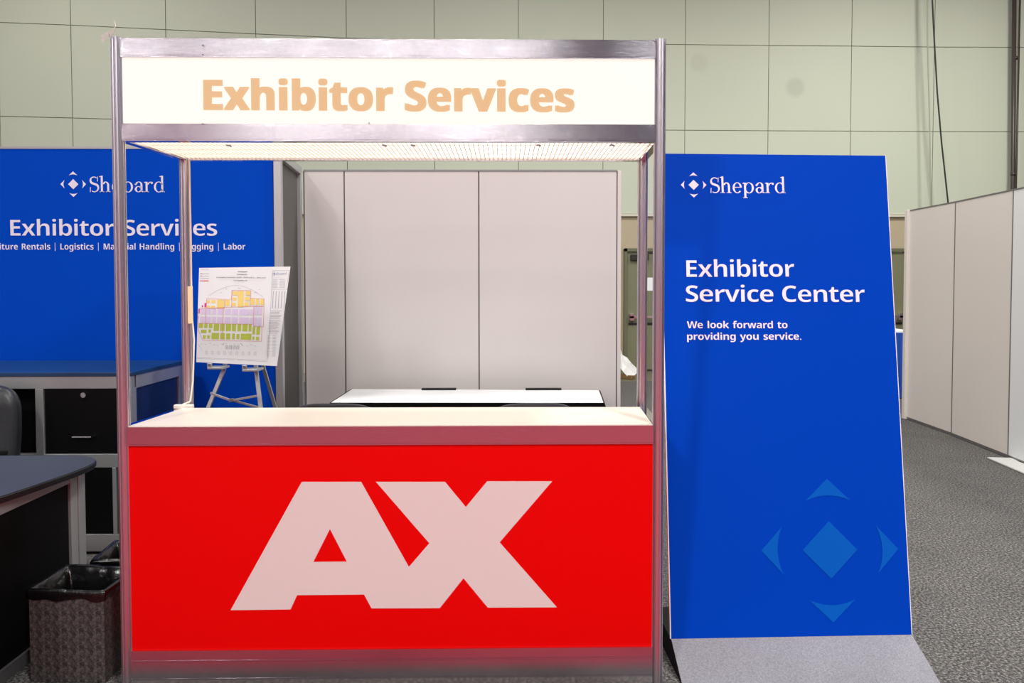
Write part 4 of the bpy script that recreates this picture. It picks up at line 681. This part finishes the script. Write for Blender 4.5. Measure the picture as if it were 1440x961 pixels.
# ------------------------------------------------------------------ desk at the left
DK = thing('office_desk', 'desk with slate-blue rounded top and black side panel at left of kiosk', 'desk', (-1.8, .2, 0))
dp = [(-3.0, .655), (-1.56, .645), (-1.50, .632), (-1.45, .60), (-1.412, .555), (-1.392, .50), (-1.388, .44), (-1.394, .345), (-1.423, .148), (-1.455, -.016), (-1.50, -.25), (-1.60, -.5), (-3.0, -.5)]
b = MB(); b.prism([V((x, y, .722)) for x, y in dp], (0, 0, .028)); b.use(EDGE)
o = MB(); o.use(EDGE).prism([V((x, y, .722)) for x, y in dp], (0, 0, .026)); dt = o.build('desk_top', EDGE, DK, .004)
cen = V((-2.1, .1, 0)); o = MB().prism([V((x, y, .7482))+(cen-V((x, y, 0))).normalized()*.003 for x, y in dp], (0, 0, .002)); o.build('top_laminate', DESKTOP, dt)
px_ = -1.47
def dbox(x0, x1, y0, y1, z0, z1, name, m, bev=.002):
    b = MB(); b.box(x0, x1, y0, y1, z0, z1); return b.build(name, m, DK, bev)
dbox(px_-.04, px_, .455, .505, .004, .72, 'leg_post', ALU); dbox(px_-.04, px_, -.45, -.41, .004, .72, 'leg_post', ALU)
dbox(px_-.035, px_-.003, -.41, .455, .672, .721, 'top_rail', ALU); dbox(px_-.035, px_-.003, -.41, .455, .03, .085, 'bottom_rail', ALUD)
dbox(px_-.022, px_-.012, -.41, .455, .085, .672, 'side_panel', BLACK)
dbox(px_-.04, px_+.004, .508, .558, .004, .72, 'leg_post', ALU)
dbox(-2.95, px_-.045, .52, .53, .10, .70, 'modesty_panel', BLACK); dbox(-2.95, -2.91, .50, .55, .004, .721, 'leg_post', ALU); dbox(-2.95, -2.91, -.45, -.40, .004, .721, 'leg_post', ALU)

# ------------------------------------------------------------------ black office chair at the left edge
OC = thing('office_chair', 'black padded leather office chair between desk and cabinet', 'chair', (-2.48, 1.05, 0))
def cushion(cx_, cy_, cz, w_, d_, h_, tilt, name, rz=0, seams=0):
    b = MB(); n = 14; vs = []; fs = []
    e = .5
    sgn = lambda v, p: math.copysign(abs(v)**p, v)
    m_ = 20
    for i in range(m_+1):
        ph = -math.pi/2+math.pi*i/m_
        for j in range(2*m_):
            th = math.pi*j/m_
            x = sgn(math.cos(ph), .45)*sgn(math.cos(th), .4)*w_/2; y = sgn(math.cos(ph), .45)*sgn(math.sin(th), .6)*d_/2; z = sgn(math.sin(ph), .55)*h_/2
            if seams:
                q = abs(((z/h_+.5)*seams) % 1-.5)*2; y *= (1-.22*max(0, (q-.8)/.2))
            v = V((x, y, z)); v.rotate(Matrix.Rotation(tilt, 3, 'X')); v.rotate(Matrix.Rotation(rz, 3, 'Z')); vs.append(v+V((cx_, cy_, cz)))
    W = 2*m_
    for i in range(m_):
        for j in range(W): fs.append((i*W+j, i*W+(j+1) % W, (i+1)*W+(j+1) % W, (i+1)*W+j))
    b.add(vs, fs); return b.build(name, LEATHER, OC, smooth=True)
cushion(-2.475, 1.23, .735, .52, .13, .52, -.1, 'backrest', .15, 3)
cushion(-2.485, .98, .47, .50, .50, .11, 0, 'seat', .15)
MB().tube([V((-2.48, 1.0, .42)), V((-2.48, 1.0, .1))], .028, 14).build('gas_column', BLACKP, OC, smooth=True)
b = MB(); b.beam((-2.48, 1.0, .43), (-2.465, 1.29, .44), .07, .02); b.beam((-2.465, 1.29, .43), (-2.465, 1.30, .62), .07, .02, (0, 1, 0)); b.build('back_bracket', BLACKP, OC, .004)
for s_ in (-1, 1):
    b = MB(); cxx = -2.48+s_*.285
    b.tube([V((cxx-s_*.05, 1.08, .45)), V((cxx, 1.08, .50)), V((cxx, 1.1, .66)), V((cxx, .98, .68)), V((cxx, .82, .67))], .02, 8); b.build('armrest', BLACKP, OC, smooth=True)
for k in range(5):
    a = 2*math.pi*k/5+.3; e = V((-2.48+.29*math.cos(a), 1.0+.29*math.sin(a), .075)); lg = MB().beam((-2.48, 1.0, .1), e, .045, .03).build('base_leg', BLACKP, OC, .005)
    MB().tube([e+V((-.02*math.sin(a), .02*math.cos(a), -.042)), e+V((.02*math.sin(a), -.02*math.cos(a), -.042))], .032, 14).build('caster', BLACKP, lg, smooth=True)

# ------------------------------------------------------------------ waste bins with black liners
def waste_bin(label):
    t = thing('waste_bin', label, 'bin', (0, 0, 0), 'bins with black liners beside the desk')
    w_, d_, h_ = .292, .24, .352; x0, x1, y0, y1 = -w_/2, w_/2, -d_/2, d_/2
    b = MB(); tt = .006
    b.box(x0, x1, y0, y0+tt, .004, h_).box(x0, x1, y1-tt, y1, .004, h_).box(x0, x0+tt, y0+tt, y1-tt, .004, h_).box(x1-tt, x1, y0+tt, y1-tt, .004, h_).box(x0, x1, y0, y1, .004, .01)
    b.build('bin_box', BINM, t)
    # liner: outer cuff hanging over the rim, then down inside to the bottom
    n = 96; ring = []
    for i in range(n):
        u = i/n*4; s_, f = int(u), u % 1
        c = [(x0, y0), (x1, y0), (x1, y1), (x0, y1)]; p = V((*c[s_], 0)).lerp(V((*c[(s_+1) % 4], 0)), f); ring.append(p)
    prof = [(.004, -.026), (.007, -.012), (.008, .002), (.002, .012), (-.010, .008), (-.016, -.03), (-.03, -.10), (-.045, -.2), (-.06, -.30)]
    vs = []
    for k, (off, dz) in enumerate(prof):
        for i, p in enumerate(ring):
            s_ = V((p.x*(1+off*2/w_), p.y*(1+off*2/d_), 0)); nz = noise.noise(V((p.x*16, p.y*16, k*.7)))
            wob = (.006 if k in (0,) else .004 if k < 5 else .02)*nz; dr_ = V((p.x, p.y, 0)).normalized()
            if k > 4: s_ -= dr_*abs(wob)*1.5
            else: s_ += dr_*max(0, wob)*.7
            vs.append(s_+V((0, 0, h_+dz+(.012*noise.noise(V((p.x*22, p.y*22, 9))) if k == 0 else wob*.7 + (.006 if p.x < 0 and k in (2, 3) else 0)))))
    fs = [(k*n+i, k*n+(i+1) % n, (k+1)*n+(i+1) % n, (k+1)*n+i) for k in range(len(prof)-1) for i in range(n)]; fs.append(tuple(range((len(prof)-1)*n, len(prof)*n)))
    b = MB(); b.add(vs, fs); b.build('liner', BAG, t, smooth=True); return t
wb = waste_bin('dark patterned waste bin with black liner, nearer bin at kiosk left post')
wb.location = (-1.262, .185, 0); wb.rotation_euler = (0, 0, -.03)
dup(wb, (-1.20, .50, 0), .12, 'waste bin with black liner half hidden behind the nearer bin')

# ------------------------------------------------------------------ easel and the floor plan board on it
EB = [aY(276, 509.5, 1.56), aY(389, 515, 1.53), aY(408, 375, 1.66), aY(280, 377, 1.68)]
EO = thing('display_easel', 'folding aluminium tripod easel behind counter holding the floor plan board', 'easel', (-1.15, 1.65, 0))
tl, trr = aY(310, 514, 1.545), aY(357, 516.5, 1.535); apex = V((-1.13, 1.76, 1.60)); brd_n = (EB[1]-EB[0]).cross(EB[3]-EB[0]).normalized()
brd_n = brd_n if brd_n.y < 0 else -brd_n
apex = (EB[2]+EB[3])/2 - brd_n*.06 + V((-.01, 0, -.06))
dn = aY(293, 572, 1.45); ft = []
for (p, q) in ((aY(311, 520, 1.57), aY(290, 573, 1.54)), (aY(357, 520, 1.57), aY(364, 573, 1.54))):
    d = (q-p); e = p+d*((p.z-.012)/(p.z-q.z)); u_ = apex+V(((p.x-apex.x)*.25, 0, 0))
    up_ = V((apex.x+(-.03 if p.x < apex.x else .03), apex.y, apex.z))
    pi_ = p-brd_n*.035
    lg = MB(); lg.beam(up_, pi_, .022, .016, (0, 1, 0)); lg.beam(pi_, e, .022, .016, (0, 1, 0)); lo_ = lg.build('leg', ALU, EO, .002)
    MB().beam(p.lerp(e, .30)-brd_n*.035*.7, e, .028, .022, (0, 1, 0)).build('leg_sleeve', ALUD, lo_, .002)
    MB().tube([e+V((0, 0, .03)), V((e.x, e.y, .002))], .014, 10).build('rubber_foot', BLACKP, lo_); ft.append((pi_, e))
p, q = aY(371, 519, 1.85), aY(387, 573, 1.95); d = q-p; e = p+d*((p.z-.012)/(p.z-q.z))
lg = MB().beam(apex, p, .022, .014, (0, 1, 0)).beam(p, e, .022, .014, (0, 1, 0)); lo_ = lg.build('leg', ALU, EO, .002); MB().tube([e+V((0, 0, .03)), V((e.x, e.y, .002))], .014, 10).build('rubber_foot', BLACKP, lo_)
b = MB(); b.box(apex.x-.05, apex.x+.05, apex.y-.015, apex.y+.02, apex.z-.03, apex.z+.03); b.build('top_bracket', ALUD, EO, .004)
for x0, x1, y in ((292, 314, 513.0), (341, 363, 516.0)):
    a, c = aY(x0, y, 1.50), aY(x1, y, 1.50); nb = MB(); zc = a.z-.012
    nb.box(a.x, c.x, 1.49, 1.60, zc-.016, zc-.002); nb.box(a.x, a.x+.03, 1.488, 1.494, zc-.002, zc+.022); nb.build('tray_hook', ALU, EO, .003)
    MB().tube([V((a.x+.014, 1.487, zc+.012)), V((a.x+.014, 1.481, zc+.012))], .007, 10).build('hook_knob', ALUD, EO)
h0, h1, h2, h3 = aY(296, 553, 1.52), aY(325, 563.5, 1.52), aY(362, 557, 1.52), aY(366, 574, 1.60)
b = MB(); b.beam(h0, h1, .012, .012); b.beam(h1, h2, .012, .012); b.beam(h1+V((0, .012, 0)), h3, .012, .012); b.build('cross_brace', ALU, EO, .001)
b = MB(); b.beam(h1-V((.012, 0, .002)), h1+V((.014, 0, .004)), .02, .02); b.build('brace_clamp', ALUD, EO, .003)

BO = thing('floor_plan_board', 'white floor plan board with yellow, lilac and green blocks on easel', 'board', tuple(EB[0]))
b = MB(); b.hexa(EB, [p-brd_n*.006 for p in EB]); bo = b.build('foam_board', PAPER, BO)
Bp = lambda x, y, k=1: at(270+x/6.407, 370+y/6.407, EB[0], brd_n)+brd_n*(.0008*k)
pm = MB()
def R4(m, x0, y0, x1, y1, sk=-.035, k=1):                # map rectangle in the board's own skewed frame
    f = lambda x, y: Bp(x+sk*(y-300), y+.03*(x-350)*.6, k)
    pm.use(m).quad(f(x0, y1), f(x1, y1), f(x1, y0), f(x0, y0))
for x0, y0, x1, y1 in ((138, 340, 164, 368), (178, 338, 216, 366), (138, 388, 164, 412), (172, 388, 214, 408), (230, 333, 288, 410), (300, 333, 342, 388),
                       (368, 255, 410, 290), (368, 310, 402, 340), (360, 357, 398, 388), (414, 252, 466, 398), (482, 252, 524, 288), (478, 302, 520, 336), (476, 350, 512, 386), (528, 320, 566, 375), (580, 320, 606, 372), (618, 322, 648, 372)): R4(YEL, x0, y0, x1, y1)
for y0, y1 in ((415, 468), (488, 545)):
    for x0, x1 in ((82, 124), (133, 176), (185, 225), (236, 286), (300, 356), (364, 420), (432, 520), (528, 552)): R4(LIL, x0, y0, x1, y1)
for x0, x1 in ((564, 592), (602, 634)): R4(LIL, x0, 395, x1, 462); R4(LIL, x0, 485, x1, 562)
for x0, x1 in ((72, 108), (120, 150), (162, 194), (206, 254), (264, 304), (316, 362), (370, 406), (420, 452), (464, 510), (520, 546)): R4(GRN, x0, 548+(18 if x0 > 200 else 0)*.2, x1, 590+(24 if x0 > 200 else 0))
for x0, y0, x1, y1 in ((92, 605, 142, 636), (160, 602, 182, 632), (112, 655, 136, 688), (150, 655, 174, 686), (190, 632, 256, 690), (268, 632, 308, 690), (320, 635, 358, 690), (374, 635, 400, 688), (414, 638, 440, 686), (452, 634, 548, 690),
                       (556, 572, 580, 640), (592, 572, 622, 642), (556, 660, 576, 690), (590, 660, 618, 692)): R4(GRN, x0, y0, x1, y1)
for x0, y0, x1, y1 in ((116, 365, 132, 404), (92, 386, 104, 404), (64, 418, 76, 460), (62, 488, 68, 510)): R4(MAG, x0, y0, x1, y1)
def RL(m, pts_, t=3, k=1.6):
    for (xa, ya), (xb, yb) in zip(pts_, pts_[1:]):
        dx, dy = xb-xa, yb-ya; l = math.hypot(dx, dy); nx, ny = -dy/l*t/2, dx/l*t/2
        f = lambda x, y: Bp(x-.035*(y-300), y+.03*(x-350)*.6, k)
        pm.use(m).quad(f(xa+nx, ya+ny), f(xb+nx, yb+ny), f(xb-nx, yb-ny), f(xa-nx, ya-ny))
RL(RLN, [(134, 328), (296, 328), (296, 412), (134, 412), (134, 328)]); RL(RLN, [(296, 328), (358, 328), (358, 246), (528, 246), (528, 316), (652, 316), (652, 386), (560, 386)])
RL(RLN, [(360, 246), (360, 400)]); RL(RLN, [(528, 300), (528, 390)]); RL(RLN, [(72, 418), (130, 412), (296, 402), (560, 388), (652, 388), (652, 570), (562, 570), (562, 388)])
RL(RLN, [(72, 550), (560, 550)]); RL(RLN, [(130, 412), (130, 548)]); RL(RLN, [(288, 402), (288, 690)]); RL(RLN, [(562, 570), (640, 570), (640, 702), (110, 702), (64, 600), (64, 418)])
arc = [(230+330*i/16, 250-48*math.sin(math.pi*i/16)) for i in range(17)]; RL(GRY, [(150, 300)]+arc+[(640, 300)], 2.2)
for x, y, l in ((300, 236, 16), (412, 226, 26), (600, 236, 10), (250, 270, 20), (560, 262, 28)): RL(GRY, [(x, y), (x+l, y)], 3)
# legend, notes and key plan in small grey strokes
rr = random.Random(3)
for y in (62, 100, 122, 142): RL(GRY, [(70, y), (145+rr.uniform(-6, 10), y)], 3)
RL(ORG, [(72, 100), (84, 100)], 7); RL(MAG, [(72, 122), (82, 122)], 7); RL(RLN, [(66, 166), (146, 164)], 8)
RL(GRY, [(406, 76), (492, 76)], 8); RL(GRY, [(398, 101), (490, 101)], 7)
RL(GRY, [(720, 60), (700, 860)], 2.4); RL(GRY, [(722, 62), (866, 58), (850, 230), (715, 232)], 2)
for i in range(7):
    RL(GRY, [(722, 142+i*12), (765, 142+i*12)], 2.4); RL(GRY, [(785, 142+i*12), (835, 142+i*12)], 2.4)
for i in range(5): RL(GRY, [(732+i*26, 246), (728+i*26, 402)], 5)
for i in range(6): RL(GRY, [(716, 426+i*13), (812+rr.uniform(-20, 8), 424+i*13)], 3)
for i in range(9): RL(GRY, [(702, 515+i*14), (700+rr.uniform(60, 105), 515+i*14)], 3)
for i in range(15): RL(GRY, [(690, 650+i*13), (716, 650+i*13)], 2.6); RL(GRY, [(740, 650+i*13), (772, 650+i*13)], 2.6)
for i in range(14):
    x, y = 95+i*37, 735+rr.uniform(-8, 8); RL(GRY, [(x, y), (x+rr.uniform(8, 22), y+rr.uniform(-8, 8))], 2.4)
for i in range(12): RL(GRYD if i % 3 else GRY, [(318+i*11, 742), (318+i*11, 778)], 3)
for i in range(9):
    x = 140+i*55; RL(GRY, [(x, 800), (x+16, 800), (x+16, 826), (x, 826), (x, 800)], 2.2)
RL(GRY, [(60, 858), (700, 872)], 2.2); RL(GRY, [(62, 866), (400, 874)], 2.2); RL(GRY, [(430, 872), (690, 884)], 2.2)
RL(GRY, [(75, 740), (110, 790)], 2); RL(GRYD, [(290, 736), (306, 722)], 3); RL(GRYD, [(452, 722), (470, 738)], 3)
pm.build('plan_print', None, bo)
bu_ = (EB[1]-EB[0]).normalized(); bv_ = (EB[3]-EB[0]).normalized()
lettering('Los Angeles Convention Center - South Hall G, J - Main Level', 'sans', Bp(222, 133), Bp(664, 136), bv_, .0062, GRYD, bo, nrm=brd_n, lift=.001)
lettering('Los Angeles, CA', 'sans', Bp(376, 162), Bp(498, 163), bv_, .0062, GRYD, bo, nrm=brd_n, lift=.001)
serif_word(Bp(762, 104), Bp(852, 102), bv_, .012, mat('map_blue_ink', '8a95b8', .6), bo, brd_n, .001)
emblem(Bp(742, 97), .0052, bu_, bv_, mat('map_emblem_blue', '4a63a0', .6), bo, brd_n)

# ------------------------------------------------------------------ far things
# blue-draped table beyond the leaning sign
DT = thing('draped_table', 'blue-draped table glimpsed between leaning sign and right partition', 'table', (5.3, 7.2, 0))
x0, x1, y0, y1, z = 4.3, 5.86, 6.95, 7.55, .90
b = MB(); b.box(x0, x1, y0, y1, z-.025, z); b.build('table_top', TABLEW, DT, .003)
b = MB(); path = [((x0, y1), (x0, y0)), ((x0, y0), (x1, y0)), ((x1, y0), (x1, y1))]; vs = []; cnt = 0
for p, q in path:
    p = V((*p, 0)); q = V((*q, 0)); n = int((q-p).length/.03); d = (q-p).normalized(); nn = V((d.y, -d.x, 0))
    for i in range(n):
        k = (i % 2)*.02; c = p.lerp(q, i/n); vs += [c+nn*(.004+k*.3)+V((0, 0, z-.02)), c+nn*(.01+k)+V((0, 0, .012))]; cnt += 1
b.add(vs, [(2*i, 2*i+2, 2*i+3, 2*i+1) for i in range(cnt-1)]); o = b.build('skirt', BDRAPE, DT); md = o.modifiers.new('thick', 'SOLIDIFY'); md.thickness = .003
for x, y in ((x0+.08, y0+.08), (x1-.08, y0+.08), (x0+.08, y1-.08), (x1-.08, y1-.08)): MB().tube([V((x, y, .004)), V((x, y, z-.025))], .015, 8).build('leg', ALUD, DT)
# wrapped boards on a wooden runner leaning at the hall wall
WB = thing('wrapped_bundle', 'plastic-wrapped white bundle on a wooden runner by the hall door', 'bundle', (2.2, 9.3, 0))
b = MB(); n = 9; vs = []
a0, a1 = aY(868, 512, 9.4), aY(889, 529, 9.1)
for i in range(n):
    t = i/(n-1); c = V((2.03, 9.55, .62)).lerp(V((a1.x-.03, 9.05, .12)), t); w_ = .11+.03*math.sin(7*t)+.02*math.sin(17*t)
    for j in range(8):
        a = 2*math.pi*j/8; vs.append(c+V((w_*math.cos(a)*(1+.2*math.sin(3*j+i)), .05*math.sin(a), .09*math.sin(a)*(1+.25*math.sin(2*j+i*2)))))
fs = [(i*8+j, i*8+(j+1) % 8, (i+1)*8+(j+1) % 8, (i+1)*8+j) for i in range(n-1) for j in range(8)]+[tuple(range(8))[::-1], tuple(range((n-1)*8, n*8))]
b.add(vs, fs); b.build('plastic_wrap', mat('crumpled_clear_wrap', 'd6d6d2', .25), WB)
b = MB(); b.beam((1.95, 9.5, .03), (a1.x, 9.0, .03), .1, .06); b.build('runner', WOOD, WB, .004)
